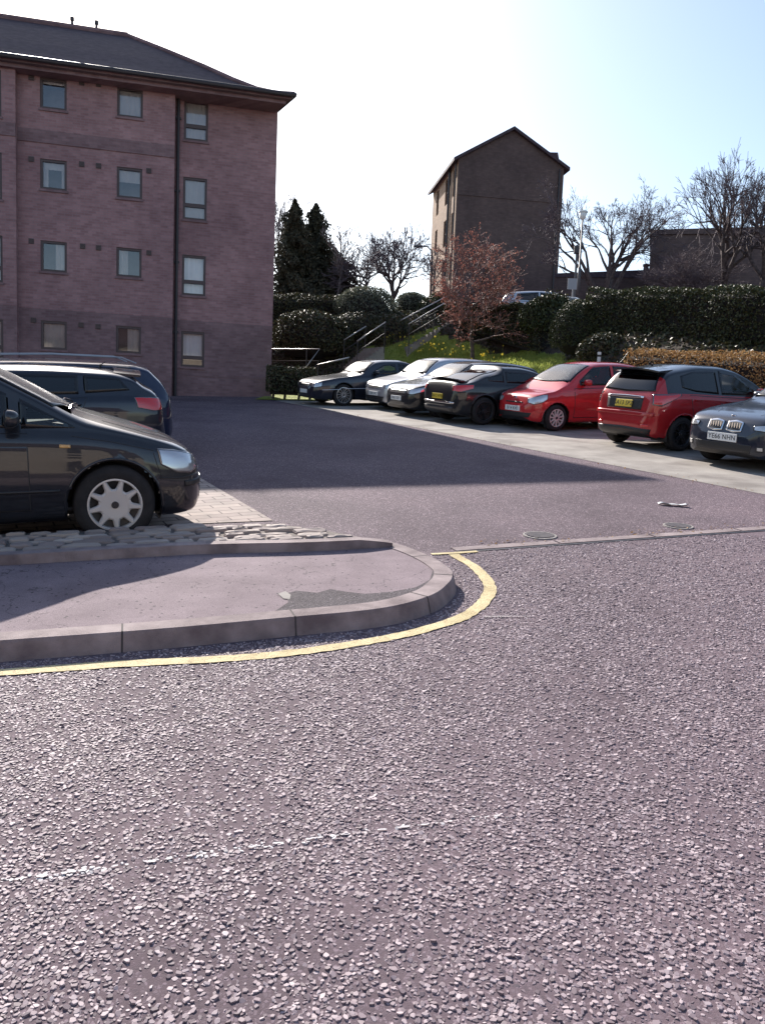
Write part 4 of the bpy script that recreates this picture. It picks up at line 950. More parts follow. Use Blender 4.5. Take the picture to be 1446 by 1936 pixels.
# ivy mat over the shaded part of the bank, and turf on the sunny part
def mat_cover(name, n, test, size, mt, zr, blades=False):
    rg = np.random.default_rng(91); P = []
    while len(P) < n:
        x, y = rg.uniform(-7, 13), rg.uniform(15, 41)
        if test(x, y): P.append((x, y, ground_z(x, y) + rg.uniform(*zr)))
    P = np.array(P); return link(name, leaf_mesh(name, P, np.tile([0, -.3, .9], (len(P), 1)), size, M[mt], rg, .5))
tag(mat_cover('ivy_ground_cover', 22000, lambda x, y: (not inpoly(x, y, gpoly)) and ground_z(x, y) - plane(x, y) > .12 and st(x, y)[1] < 10 and y < 41, .075, 'ivy', (.0, .14)), kind='stuff')
def turf():
    rg = np.random.default_rng(92); P = []; xs = [q[0] for q in gpoly]; ys = [q[1] for q in gpoly]
    while len(P) < 42000:
        x, y = rg.uniform(min(xs), max(xs)), rg.uniform(min(ys), max(ys))
        if inpoly(x, y, gpoly): P.append((x, y, ground_z(x, y) + .05 * (math.sin(x * 3.1 + y * 1.3) + math.sin(y * 2.7 - x)) * min(1, ground_z(x, y) - plane(x, y))))
    P = np.array(P); n = len(P); a = rg.uniform(0, 6.283, n); h = rg.uniform(.05, .12, n); w = rg.uniform(.006, .012, n); ln = rg.normal(0, .045, (n, 2))
    dx = np.cos(a) * w; dy = np.sin(a) * w; Z = P[:, 2] - .02
    V = np.zeros((n, 4, 3)); V[:, 0] = np.stack([P[:, 0] - dx, P[:, 1] - dy, Z], 1); V[:, 1] = np.stack([P[:, 0] + dx, P[:, 1] + dy, Z], 1)
    V[:, 2] = np.stack([P[:, 0] + ln[:, 0] + dx * .3, P[:, 1] + ln[:, 1] + dy * .3, Z + h], 1); V[:, 3] = np.stack([P[:, 0] + ln[:, 0] - dx * .3, P[:, 1] + ln[:, 1] - dy * .3, Z + h], 1)
    return np_mesh('grass', V.reshape(-1, 3), np.arange(4 * n).reshape(n, 4), M['blade'])
tag(link('grass', turf()), kind='stuff')
q = G(520, 757); sheet('lawn_strip', [(q.x - .6, q.y - .2), (q.x + 1.6, q.y + .1), (q.x + 2.2, q.y + 3.2), (q.x - .6, q.y + 3.2)], .03, M['grass'])
# daffodils
M['petal'] = island('daffodil petals', [(.75, .55, .04), (.85, .7, .12), (.8, .62, .07)], .6, .2, .3)
def daffodils(px, py, n, label, spread=.28, hgt=.38, group='daffodil clumps on the bank'):
    b = bank_hit(px, py); t = empty('daffodil_clump', b, label, 'daffodils', group); rg = random.Random(int(px * 7 + py)); lm = MB(); fm = MB()
    for i in range(n * 5):
        x, y = rg.gauss(0, spread * .6), rg.gauss(0, spread * .45); z = ground_z(b.x + x, b.y + y) - b.z; a = rg.uniform(0, 6.3); h = rg.uniform(.2, .36); lx, ly = rg.gauss(0, .05), rg.gauss(0, .05)
        lm.add([(x - .008 * math.cos(a), y - .008 * math.sin(a), z - .03), (x + .008 * math.cos(a), y + .008 * math.sin(a), z - .03), (x + lx, y + ly, z + h)], [(0, 1, 2)])
    for i in range(n):
        fm = MB()
        x, y = rg.gauss(0, spread), rg.gauss(0, spread * .6); z = ground_z(b.x + x, b.y + y) - b.z + rg.uniform(.26, hgt); az = rg.uniform(0, 6.3); d = Vector((math.cos(az), math.sin(az), -.1)).normalized(); u = d.orthogonal().normalized(); w = d.cross(u); c = Vector((x, y, z))
        lm.tube([(x, y, z - .32), (x, y, z)], .005, 4, cap=False)
        for k in range(6):
            e = u * math.cos(k * 1.047) + w * math.sin(k * 1.047); f = u * math.cos(k * 1.047 + .5) + w * math.sin(k * 1.047 + .5); g = u * math.cos(k * 1.047 - .5) + w * math.sin(k * 1.047 - .5)
            fm.add([c, c + g * .025 + d * .004, c + e * .05, c + f * .025 + d * .004], [(0, 1, 2, 3)])
        r0 = [c + (u * math.cos(k) + w * math.sin(k)) * .012 for k in (0, 1.05, 2.1, 3.14, 4.2, 5.24)]; r1 = [c + d * .035 + (u * math.cos(k) + w * math.sin(k)) * .02 for k in (0, 1.05, 2.1, 3.14, 4.2, 5.24)]
        fm.add(r0 + r1, [(k, (k + 1) % 6, 6 + (k + 1) % 6, 6 + k) for k in range(6)]); fm.build('flower', M['petal'], t)
    lm.build('leaves', M['blade'], t)
for q in ((740, 648, 7, 'small daffodil clump in the shade beside the handrail'), (775, 655, 5, 'sparse daffodils at the shaded edge of the grass, left of the big clump'), (800, 670, 12, 'large leafy clump of daffodils halfway up the sunny grass'), (818, 674, 10, 'daffodil clump close on the right of the large leafy one'),
          (850, 682, 10, 'bright daffodil clump just left of the red leaved tree trunk'), (908, 689, 9, 'low daffodil clump right of the red leaved tree trunk, over the black cars'), (921, 683, 4, 'few scattered daffodils higher up, right of the red leaved tree trunk'), (760, 668, 4, 'thin daffodil clump on the grass above the silver hatchback'), (930, 694, 4, 'last daffodils in the grass above the dark coupe')):
    daffodils(*q)

# a little dry leaf litter drifted against the bay edge and the channel stones
def litter():
    rg = np.random.default_rng(95); P = []
    for _ in range(420):
        if rg.uniform() < .6: x, y = row(rg.uniform(-9, 9), rg.normal(-.02, .12))
        else: q = j0 + jd * rg.uniform(.3, 6) + jn * rg.normal(.1, .06); x, y = q.x, q.y
        P.append((x, y, plane(x, y) + .016))
    P = np.array(P); return leaf_mesh('leaf_litter', P, np.tile([0, 0, 1.0], (len(P), 1)), .016, M['beech'], rg, .75)
tag(link('leaf_litter', litter()), kind='stuff')
# ------------------------------------------------------------------ cars
def pchip(P):
    X = np.array([p[0] for p in P], float); Yv = np.array([p[1] for p in P], float); h = np.diff(X); dl = np.diff(Yv) / h; n = len(X); mm = np.zeros(n)
    for i in range(1, n - 1):
        if dl[i - 1] * dl[i] > 0: w1, w2 = 2 * h[i] + h[i - 1], h[i] + 2 * h[i - 1]; mm[i] = (w1 + w2) / (w1 / dl[i - 1] + w2 / dl[i])
    mm[0], mm[-1] = dl[0], dl[-1]
    def f(x):
        x = min(max(x, X[0]), X[-1]); i = min(max(int(np.searchsorted(X, x)) - 1, 0), n - 2); t = (x - X[i]) / h[i]
        return (2 * t ** 3 - 3 * t * t + 1) * Yv[i] + (t ** 3 - 2 * t * t + t) * h[i] * mm[i] + (-2 * t ** 3 + 3 * t * t) * Yv[i + 1] + (t ** 3 - t * t) * h[i] * mm[i + 1]
    return f
def resample(L, us):
    L = [Vector(p) for p in L]; s = [0.0]
    for i in range(1, len(L)): s.append(s[-1] + (L[i] - L[i - 1]).length)
    out = []
    for u in us:
        q = u * s[-1]; i = 0
        while i < len(L) - 2 and s[i + 1] < q: i += 1
        out.append(L[i].lerp(L[i + 1], (q - s[i]) / max(1e-9, s[i + 1] - s[i])))
    return out
def polyval(L, x):
    for i in range(len(L) - 1):
        if L[i][0] <= x <= L[i + 1][0]: return L[i][1] + (L[i + 1][1] - L[i][1]) * (x - L[i][0]) / max(1e-9, L[i + 1][0] - L[i][0])
    return None
WHEELS = {}
def wheel_meshes(r, rim, style, w=.2):
    key = (r, rim, style)
    if key in WHEELS: return WHEELS[key]
    n = 44; t = MB(); h = w / 2                        # outer face at -y (mirrored by rotation)
    t.lathe([(rim - .005, -h + .012), (rim + .012, -h + .002), (rim + (r - rim) * .45, -h - .006), (r - .028, -h + .004), (r - .008, -h + .022), (r, -h + .045), (r, -.03), (r - .006, -.025), (r - .006, -.015), (r, -.01), (r, .01), (r - .006, .015), (r - .006, .025), (r, .03), (r, h - .045), (r - .03, h), (rim, h - .01)], n)
    tm = t.build('tyre', M['tyre'], smooth=True, mesh_only=True)
    d = MB(); d.lathe([(rim - .004, h - .02), (rim - .012, -h + .05), (.08, -h + .075), (.001, -h + .075)], 36); d.lathe([(.001, -h + .055), (rim * .62, -h + .055), (rim * .62, -h + .07)], 30)
    dm = d.build('wheel', M['black'], smooth=False, mesh_only=True)
    kind, ns, hubr, wi, wo, mt = style; s = MB()
    s.lathe([(rim + .006, -h + .02), (rim + .006, -h + .002), (rim - .006, -h + .0), (rim - .014, -h + .014), (rim - .016, -h + .05)], 44)
    s.lathe([(.001, -h + .006), (.03, -h + .005), (.032, -h + .012), (hubr * .9, -h + .008), (hubr, -h + .016), (hubr, -h + .04)], 36)
    for k in range(ns):
        a = 2 * math.pi * k / ns + .2; ca, sa_ = math.cos(a), math.sin(a)
        def P(rr, ww, yy): return (ca * rr - sa_ * ww, yy, sa_ * rr + ca * ww)
        R0, R1 = hubr * .85, rim - (.006 if kind == 'open' else .012)
        if kind == 'split':
            for dw in (-1, 1):
                o = dw * wi * .55; o2 = dw * wo * 1.2
                s.add([P(R0, o - wi * .3, -h + .01), P(R0, o + wi * .3, -h + .01), P(R1, o2 + wo * .3, -h + .01), P(R1, o2 - wo * .3, -h + .01), P(R0, o - wi * .4, -h + .05), P(R0, o + wi * .4, -h + .05), P(R1, o2 + wo * .4, -h + .05), P(R1, o2 - wo * .4, -h + .05)], [(0, 1, 2, 3), (0, 4, 5, 1), (1, 5, 6, 2), (2, 6, 7, 3), (3, 7, 4, 0)])
        else:
            vs = []; q = ((R0, wi * 1.35), (R0 + (R1 - R0) * .3, wi * .85), (R0 + (R1 - R0) * .7, (wi + wo) / 2 * .85), (R1 - .01, wo), (R1, wo * .8))
            for rr, ww in q: vs += [P(rr, -ww, -h + .018), P(rr, -ww * .55, -h + .004), P(rr, ww * .55, -h + .004), P(rr, ww, -h + .018), P(rr, ww, -h + .04), P(rr, -ww, -h + .04)]
            s.add(vs, [(6 * i + k2, 6 * i + (k2 + 1) % 6, 6 * i + 6 + (k2 + 1) % 6, 6 * i + 6 + k2) for i in range(4) for k2 in range(6)] + [(24, 25, 26, 27, 28, 29)])
    rm = s.build('rim', M[mt], smooth=False, mesh_only=True)
    b = MB(); b.lathe([(.001, -h - .001), (.026, -h - .001), (.03, -h + .006)], 20)
    for k in range(12):
        a = 6.283 * k / 12; b.box(math.cos(a) * .018 - .002, math.cos(a) * .018 + .002, -h - .002, -h, math.sin(a) * .018 - .002, math.sin(a) * .018 + .002)
    cm = b.build('hub_cap', M['darkalloy'], mesh_only=True)
    WHEELS[key] = (dm, tm, rm, cm); return WHEELS[key]
SEATM = {}
def seat_mesh():
    if 'm' in SEATM: return SEATM['m']
    bm = bmesh.new()
    def pad(x0, x1, y0, y1, z0, z1, lean=0, pinch=1.0):
        g = bmesh.ops.create_cube(bm, size=1.0)['verts']
        for v in g:
            t = v.co.z + .5; v.co = Vector(((x0 + x1) / 2 + v.co.x * (x1 - x0) + lean * t, (y0 + y1) / 2 + v.co.y * (y1 - y0) * (1 - (1 - pinch) * t), z0 + t * (z1 - z0)))
    pad(-.25, .27, -.25, .25, .30, .48); pad(.2, .34, -.25, .25, .44, 1.04, .18, .8); pad(.4, .5, -.13, .13, 1.07, 1.25, .04, .9); pad(.43, .46, -.06, .06, 1.0, 1.1)
    bmesh.ops.bevel(bm, geom=list(bm.edges), offset=.035, segments=2, affect='EDGES')
    me = bpy.data.meshes.new('seat'); bm.to_mesh(me); bm.free(); me.materials.append(M['seat']); SEATM['m'] = me; return me
def text(body, size, parent, material, loc, rot, ext=.0012):
    c = bpy.data.curves.new('lettering', 'FONT'); c.body = body; c.size = size; c.align_x = 'CENTER'; c.align_y = 'CENTER'; c.extrude = ext; c.space_character = 1.05
    c.materials.append(material); tmp = bpy.data.objects.new('lettering', c); COL.objects.link(tmp); dg = bpy.context.evaluated_depsgraph_get(); me = bpy.data.meshes.new_from_object(tmp.evaluated_get(dg)); bpy.data.objects.remove(tmp)
    o = link('lettering', me, parent); o.location = loc; o.rotation_euler = rot; return o

class Car:
    def __init__(s, name, label, p, pm, group=None):
        s.p = p; s.L = p['L']; s.root = empty(name, (0, 0, 0), label, 'car', group); s.top = pchip(p['top']); s.belt = pchip(p['belt']); s.bot = pchip(p['bot']); s.plan = pchip(p['plan'])
        s.tum = p.get('tumble', .34); s.pm = pm; s.build_body()
    def c(s, v): return Vector((s.L / 2 - v[0], -v[1], v[2]))     # into the car's own frame: forward, left, up
    def ring(s, x):
        p = s.p; T, B, b, w = s.top(x), s.belt(x), s.bot(x), s.plan(x); B = min(B, T - .012); B = max(B, b + .12); out = [(0, b), (w * .55, b), (w * .86, b + .005), (w * .94, b + .035)]
        ns = 16
        for i in range(ns + 1):
            q = i / ns; z = b + .08 + (B - b - .08) * q
            cr = p.get('crease', .45); bul = 1 - .055 * abs(q - cr) ** 1.6 / max(cr, 1 - cr) ** 1.6 + .004 * math.exp(-((q - .72) / .05) ** 2)
            if q > .88: bul -= .03 * ((q - .88) / .12) ** 2
            out.append((w * bul, z))
        h = T - B; ws = out[-1][0]; k = p.get('round', .10); kk = min(k, h * .75); ze = T - kk; ng = 10
        for i in range(1, ng + 1):
            f = i / ng; z = B + (ze - B) * f; y = ws - s.tum * (z - B) - .02 * math.sin(f * math.pi * .5) * min(1, h) ; out.append((max(y, .1), z))
        ye = out[-1][0]; nt = 10
        for i in range(1, nt + 1):
            a = math.pi / 2 * i / nt; yy = ye * math.cos(a) ** .62 if i < nt else 0; zz = ze + kk * math.sin(a) ** 1.0
            out.append((yy, zz))
        s.nb = 4 + ns; s.ng = s.nb + ng
        return out
    def build_body(s):
        L = s.L; xs = sorted(set([round(q, 4) for q in list(np.linspace(0, L, int(L / .034))) + [.006, .015, .03, .05, .075, L - .006, L - .015, L - .03, L - .05, L - .075]])); s.xs = xs
        V = []; K = None
        for x in xs:
            r = s.ring(x); K = len(r); full = [(x, y, z) for y, z in r] + [(x, -y, z) for y, z in r[-2:0:-1]]; V += full
        n = 2 * K - 2; s.K = K; F = []; J = []
        for i in range(len(xs) - 1):
            for j in range(n): F.append((i * n + j, i * n + (j + 1) % n, (i + 1) * n + (j + 1) % n, (i + 1) * n + j)); J.append(j if j < K - 1 else n - 1 - j)
        F.append(tuple(range(n - 1, -1, -1))); J.append(-1); F.append(tuple((len(xs) - 1) * n + j for j in range(n))); J.append(-1)
        s.bvh = BVHTree.FromPolygons([Vector(v) for v in V], F)
        p = s.p; V = [Vector(v) for v in V]; R = p['arch']; keep = []; mi = []
        for f, j in zip(F, J):
            c = sum((V[k] for k in f), Vector()) / len(f); bad = False
            if j >= 0:
                for wx in p['wheels']:
                    if abs(c.y) > .45 and (c.x - wx) ** 2 + (c.z - p['r']) ** 2 < R * R: bad = True
                if s.nb <= j:
                    for lo, hi in p['swin']:
                        if j < s.ng + 2 and lo[0][0] < c.x < max(lo[-1][0], hi[-1][0]):
                            a, b = polyval(lo, c.x), polyval(hi, c.x)
                            if a is not None and b is not None and a + .022 < c.z < b - .022: bad = True
                if j >= s.ng - 3:
                    for key in ('ws', 'rw'):
                        if key in p:
                            x0, x1, y0, y1 = p[key]; f_ = (c.x - x0) / (x1 - x0)
                            if .05 < f_ < .95 and abs(c.y) < y0 + (y1 - y0) * f_ - .035: bad = True
            if bad: continue
            keep.append(f); m_ = 0
            if j >= 0 and c.z < p.get('clad', -1) + (0.06 if False else 0): m_ = 1
            if p.get('twotone') and j >= s.nb - 0 and p['twotone'][0] < c.x < p['twotone'][1]: m_ = 2
            if j in (0, 1): m_ = 1
            mi.append(m_)
        for v in V:                                     # snap the cut edge to a clean wheel-arch circle
            for wx in p['wheels']:
                d = Vector((v.x - wx, v.z - p['r'])); q = d.length
                if abs(v.y) > .45 and R - .012 < q < R + .028 and q > 0: v.x = wx + d.x / q * R; v.z = p['r'] + d.y / q * R
        me = bpy.data.meshes.new('body'); me.from_pydata([s.c(v) for v in V], [], keep)
        for m_ in (s.pm, M['black'], p.get('roofmat', s.pm)): me.materials.append(m_)
        me.polygons.foreach_set('material_index', mi); me.polygons.foreach_set('use_smooth', [True] * len(keep)); me.update()
        bm = bmesh.new(); bm.from_mesh(me); bmesh.ops.recalc_face_normals(bm, faces=bm.faces); bm.to_mesh(me); bm.free()
        s.body = link('body', me, s.root)
        for wx in p['wheels']:                          # dark wheel housings
            for sg in (-1, 1):
                a = MB()
                n_ = 20; yo = sg * (s.plan(wx) - .035); yi = sg * .42; vs = []
                for i in range(n_ + 1):
                    t = math.pi * (-.12 + 1.24 * i / n_); rr = R + .006; vs += [s.c((wx + rr * math.cos(t), yo, p['r'] + rr * math.sin(t))), s.c((wx + rr * math.cos(t), yi, p['r'] + rr * math.sin(t)))]
                a.add(vs, [(2 * i, 2 * i + 1, 2 * i + 3, 2 * i + 2) for i in range(n_)] + [tuple(range(1, 2 * n_ + 2, 2))]); a.build('wheel_housing', M['black'], s.root)
        for wx in p['wheels']:                          # arch lips
            for sg in (-1, 1):
                pts = []
                for i in range(29):
                    t = math.pi * (-.10 + 1.2 * i / 28); x, z = wx + (R + .004) * math.cos(t), p['r'] + (R + .004) * math.sin(t)
                    if z < s.bot(x) + .03: continue
                    h = s.bvh.ray_cast(Vector((x, sg * 3, z)), Vector((0, -sg, 0)))
                    if h[0]: pts.append(s.c(h[0] - Vector((0, sg * .006, 0))))
                if len(pts) > 3:
                    mb = MB(); mb.tube(pts, .013, 6); mb.build('arch_lip', M[p['lip']] if 'lip' in p else s.pm, s.root, smooth=True)
        if p.get('wheelstyle'):
            for wx in p['wheels']:
                for sg in (-1, 1):
                    dm, tm, rm, cm = wheel_meshes(p['r'], p['rim'], p['wheelstyle']); w = link('wheel', dm, s.root); w.location = s.c((wx, sg * (s.plan(wx) - p.get('winset', .115)), p['r'])); w.rotation_euler = (0, random.uniform(0, 1.5), 0)
                    if sg < 0: w.rotation_euler = (0, w.rotation_euler[1], math.pi)
                    for nm, me_ in (('tyre', tm), ('rim', rm), ('hub_cap', cm)): link(nm, me_, w)
        if p.get('interior', True):
            fx = p['seats'][0]; zs = p.get('seatz', 0)
            for sg in (-1, 1):
                o = link('seat', seat_mesh(), s.root); o.location = s.c((fx, sg * .36, zs)); o.rotation_euler = (0, 0, math.pi)
            q = MB(); rx = p['seats'][1]; q.box(rx - .3, rx + .2, -.55, .55, .35 + zs, .5 + zs); q.add([(rx + .12, y, z) for y in (-.55, .55) for z in (.46 + zs,)] + [(rx + .34, y, 1.0 + zs) for y in (-.5, .5)] + [(rx + .24, -.55, .46 + zs), (rx + .24, .55, .46 + zs), (rx + .44, -.5, 1.0 + zs), (rx + .44, .5, 1.0 + zs)], [(0, 1, 3, 2), (4, 6, 7, 5), (2, 3, 7, 6), (0, 2, 6, 4), (1, 5, 7, 3)])
            q.v = [tuple(s.c(v)) for v in q.v]; q.build('rear_seat', M['seat'], s.root)
            dx = p['dash']; dz = s.belt(dx) - .03; q = MB(); q.box(dx - .45, dx + .2, -s.plan(dx) * .9, s.plan(dx) * .9, dz - .22, dz); q.v = [tuple(s.c(v)) for v in q.v]; q.build('dashboard', M['inner'], s.root, bevel=.03)
            q = MB(); ctr = Vector((dx + .38, .36, dz + .02)); pts = []
            for i in range(25):
                t = 2 * math.pi * i / 24; pts.append(s.c(ctr + Vector((.07 * math.sin(t), .18 * math.cos(t), .165 * math.sin(t)))))
            q.tube(pts, .014, 6); q.tube([s.c(ctr + Vector((0, -.17, 0))), s.c(ctr + Vector((-.03, 0, 0))), s.c(ctr + Vector((0, .17, 0)))], .016, 6); q.build('steering_wheel', M['inner'], s.root)
            q = MB(); fl = .30; q.box(.9, s.L - .35, -s.plan(2) * .9, s.plan(2) * .9, fl - .02, fl); q.v = [tuple(s.c(v)) for v in q.v]; q.build('cabin_floor', M['inner'], s.root)
    def patch(s, name, lo, hi, proj, m0, border=0.0, m1=None, off=.004, n=14, m=6, skirt=.012, parent=None, both=False):
        """a panel that follows the body: lo and hi are its lower and upper outlines seen along proj"""
        res = []
        for sg in ((1, -1) if both else (1,)):
            lu = sum((Vector(lo[i + 1]) - Vector(lo[i])).length for i in range(len(lo) - 1)); hv = max(.02, max((Vector(a) - Vector(b)).length for a, b in zip(resample(lo, [0, .25, .5, .75, 1]), resample(hi, [0, .25, .5, .75, 1]))))
            us = list(np.linspace(0, 1, n)); vs = list(np.linspace(0, 1, m))
            if border: bu, bv = min(.3, border / lu), min(.35, border / hv); us = [0] + list(np.linspace(bu, 1 - bu, n - 2)) + [1]; vs = [0] + list(np.linspace(bv, 1 - bv, m - 2)) + [1]
            A, B = resample(lo, us), resample(hi, us); V = []; Nn = []
            if proj[0] == 'side': dr = Vector((0, -sg * proj[1], 0)); fn = lambda a: Vector((a.x, sg * proj[1] * 3, a.y))
            elif proj[0] == 'front': dr = Vector((1, 0, 0)); fn = lambda a: Vector((-3, a.x * sg, a.y))
            elif proj[0] == 'rear': dr = Vector((-1, 0, 0)); fn = lambda a: Vector((s.L + 3, a.x * sg, a.y))
            elif proj[0] == 'top': dr = Vector((0, 0, -1)); fn = lambda a: Vector((a.x, a.y * sg, 4))
            elif proj[0] == 'yaw':                    # ('yaw', angle): looking at the corner; x runs along the surface, y is height
                an = proj[1]; e = Vector((math.sin(an), sg * math.cos(an), 0)); dr = Vector((math.cos(an), -sg * math.sin(an), 0)); o_ = Vector(proj[2]); o_.y *= sg; fn = lambda a, e=e, dr=dr, o_=o_: o_ + e * a.x + Vector((0, 0, a.y)) - dr * 3
            for v in vs:
                for a, b in zip(A, B):
                    o = fn(a.lerp(b, v)); h = s.bvh.ray_cast(o, dr)
                    if not h[0]: h = s.bvh.find_nearest(o + dr * 3)
                    nn = h[1].copy()
                    if nn.dot(dr) > 0: nn = -nn
                    V.append(h[0] + nn * off); Nn.append(nn)
            n_, m_ = len(us), len(vs); F = []; mi = []
            for j in range(m_ - 1):
                for i in range(n_ - 1): F.append((j * n_ + i, j * n_ + i + 1, (j + 1) * n_ + i + 1, (j + 1) * n_ + i)); mi.append(1 if border and (i in (0, n_ - 2) or j in (0, m_ - 2)) else 0)
            rim_ = [i for i in range(n_)] + [j * n_ + n_ - 1 for j in range(1, m_)] + [(m_ - 1) * n_ + i for i in range(n_ - 2, -1, -1)] + [j * n_ for j in range(m_ - 2, 0, -1)]
            o0 = len(V)
            for k in rim_: V.append(V[k] - Nn[k] * (skirt + off))
            for k in range(len(rim_)): F.append((rim_[k], rim_[(k + 1) % len(rim_)], o0 + (k + 1) % len(rim_), o0 + k)); mi.append(1 if border else 0)
            me = bpy.data.meshes.new(name); me.from_pydata([s.c(v) for v in V], [], F); me.materials.append(m0); me.materials.append(m1 or m0); me.polygons.foreach_set('material_index', mi)
            me.polygons.foreach_set('use_smooth', [True] * (len(F) - len(rim_)) + [False] * len(rim_)); me.update()
            bm = bmesh.new(); bm.from_mesh(me); bmesh.ops.recalc_face_normals(bm, faces=bm.faces); bm.to_mesh(me); bm.free()
            res.append(link(name, me, parent or s.root))
        return res
    def std(s):
        p = s.p; gl = M[p.get('glass', 'glass')]
        for k, (lo, hi) in enumerate(p['swin']):
            g_ = M['dglass'] if k in p.get('privacy', ()) else gl
            s.patch('side_window', lo, hi, ('side', 1), g_, .045, M['frit'], .005, 16, 8, both=True)
        if 'ws' in p:
            x0, x1, y0, y1 = p['ws']; b = p.get('bow', .10); K = np.linspace(-1, 1, 13)
            s.patch('windscreen', [(x0 + b * q * q, y0 * q) for q in K], [(x1 + b * .5 * q * q, y1 * q) for q in K], ('top',), M['screen'], .05, M['frit'], .006, 24, 16)
        if 'rw' in p:
            x0, x1, y0, y1 = p['rw']; K = np.linspace(-1, 1, 13); s.patch('rear_window', [(x0 - .04 * q * q, y0 * q) for q in K], [(x1 - .06 * q * q, y1 * q) for q in K], ('top',), M[p.get('rglass', 'dglass')], .05, M['frit'], .006, 16, 12)
        if 'rwv' in p:                                   # upright rear window, outlined in (y, z)
            lo, hi = p['rwv']; s.patch('rear_window', lo, hi, ('rear',), M['dglass'], .04, M['frit'], .006, 16, 8)
        for lo, hi in p.get('doors', ()):
            for sg in (1, -1):
                d = s.patch('door', lo, hi, ('side', sg), s.pm, (.009 if s.p.get('near') else .014), M['black'], .0025, 14, 8, .003)[0]
                hx = hi[-1][0] - .17; hz = hi[-1][1] - p.get('handle', .09); h = s.bvh.ray_cast(Vector((hx, sg * 3, hz)), Vector((0, -sg, 0)))
                if h[0]:
                    q = MB(); y = h[0].y; q.tube([s.c((hx - .09, y, hz)), s.c((hx - .07, y + sg * .035, hz + .004)), s.c((hx + .07, y + sg * .035, hz + .004)), s.c((hx + .09, y, hz))], .012, 6); q.build('handle', M[p.get('handlemat', 'black')] if 'handlemat' in p else s.pm, d, smooth=True)
        mx, mz = p['mirror']
        for sg in (1, -1):
            h = s.bvh.ray_cast(Vector((mx, sg * 3, mz)), Vector((0, -sg, 0))); y = h[0].y if h[0] else sg * s.plan(mx) * .9
            bm = bmesh.new(); bmesh.ops.create_uvsphere(bm, u_segments=16, v_segments=10, radius=1)
            for v in bm.verts:
                e = v.co; v.co = s.c(Vector((mx - .02 + (max(e.x, -1) * .08 if e.x < 0 else e.x * .035), y + sg * .12 + math.copysign(abs(e.y) ** .7, e.y) * .105, mz + .05 + math.copysign(abs(e.z) ** .7, e.z) * .07)))
            me = bpy.data.meshes.new('door_mirror'); bm.to_mesh(me); bm.free(); me.materials.append(M[p['mirmat']] if 'mirmat' in p else s.pm); me.polygons.foreach_set('use_smooth', [True] * len(me.polygons)); w = link('door_mirror', me, s.root)
            q = MB(); q.tube([s.c((mx, y - sg * .03, mz - .01)), s.c((mx - .01, y + sg * .06, mz + .015))], .025, 6); q.build('mirror_arm', M['black'], w)
    def plate(s, end, z, txt, material, w=.52, h=.111, tilt=0.0, y=0.0):
        dx = Vector((1, 0, 0)) if end == 'front' else Vector((-1, 0, 0)); o = Vector((-3 if end == 'front' else s.L + 3, y, z)); hs_ = []
        for dz in (-.04, .04):
            for dy in (-.2, 0, .2):
                hh = s.bvh.ray_cast(o + Vector((0, dy, dz)), dx)
                if hh[0]: hs_.append(hh[0].x)
        x = (min(hs_) - .012) if end == 'front' else (max(hs_) + .012); q = MB(); q.box(-.008, .008, -w / 2, w / 2, -h / 2, h / 2)
        o = q.build('number_plate', material, s.root, bevel=.004); o.location = s.c((x, y, z)); sg = 1 if end == 'front' else -1; o.rotation_euler = (0, -tilt * sg, 0)
        if txt: text(txt, h * .84, o, M['ink'], (sg * .009, 0, -.002), (math.pi / 2, 0, math.pi / 2 * sg))
        return o
    def seam(s, pts, proj, wd=.007, mt='black', name='seam'):
        q = MB(); P = []
        for a in resample(pts, np.linspace(0, 1, 16)):
            if proj[0] == 'side': h = s.bvh.ray_cast(Vector((a.x, proj[1] * 3, a.y)), Vector((0, -proj[1], 0)))
            elif proj[0] == 'top': h = s.bvh.ray_cast(Vector((a.x, a.y, 4)), Vector((0, 0, -1)))
            elif proj[0] == 'front': h = s.bvh.ray_cast(Vector((-3, a.x, a.y)), Vector((1, 0, 0)))
            else: h = s.bvh.ray_cast(Vector((s.L + 3, a.x, a.y)), Vector((-1, 0, 0)))
            if h[0]: P.append(s.c(h[0]))
        if len(P) > 1: q.tube(P, wd / 2, 5); return q.build(name, M[mt], s.root, smooth=True)
    def place(s, x, y, az, dz=0.0, ground=None):
        """centre of the car on the ground, nose towards the bearing az"""
        z = (ground(x, y) if ground else plane(x, y)) + dz; a = R_(az); f = Vector((math.sin(a), math.cos(a), 0)); f.z = SA * f.y + SB * f.x; f.normalize(); up = Vector((-SB, -SA, 1)).normalized(); l = up.cross(f).normalized(); up = f.cross(l)
        s.root.matrix_world = Matrix(((f.x, l.x, up.x, x), (f.y, l.y, up.y, y), (f.z, l.z, up.z, z), (0, 0, 0, 1)))
def in_bay(car, s_, t_near, nose_in):
    """park in the bay row: s_ along the row, t_near = distance of the near end from the bay line"""
    x, y = row(s_, t_near + car.L / 2); car.place(x, y, 62.6 if nose_in else 242.6, .008)

PNT = {}
def P_(n, c, met=0.0, rough=.35): PNT[n] = PNT.get(n) or paint(n, c, met, rough); return PNT[n]

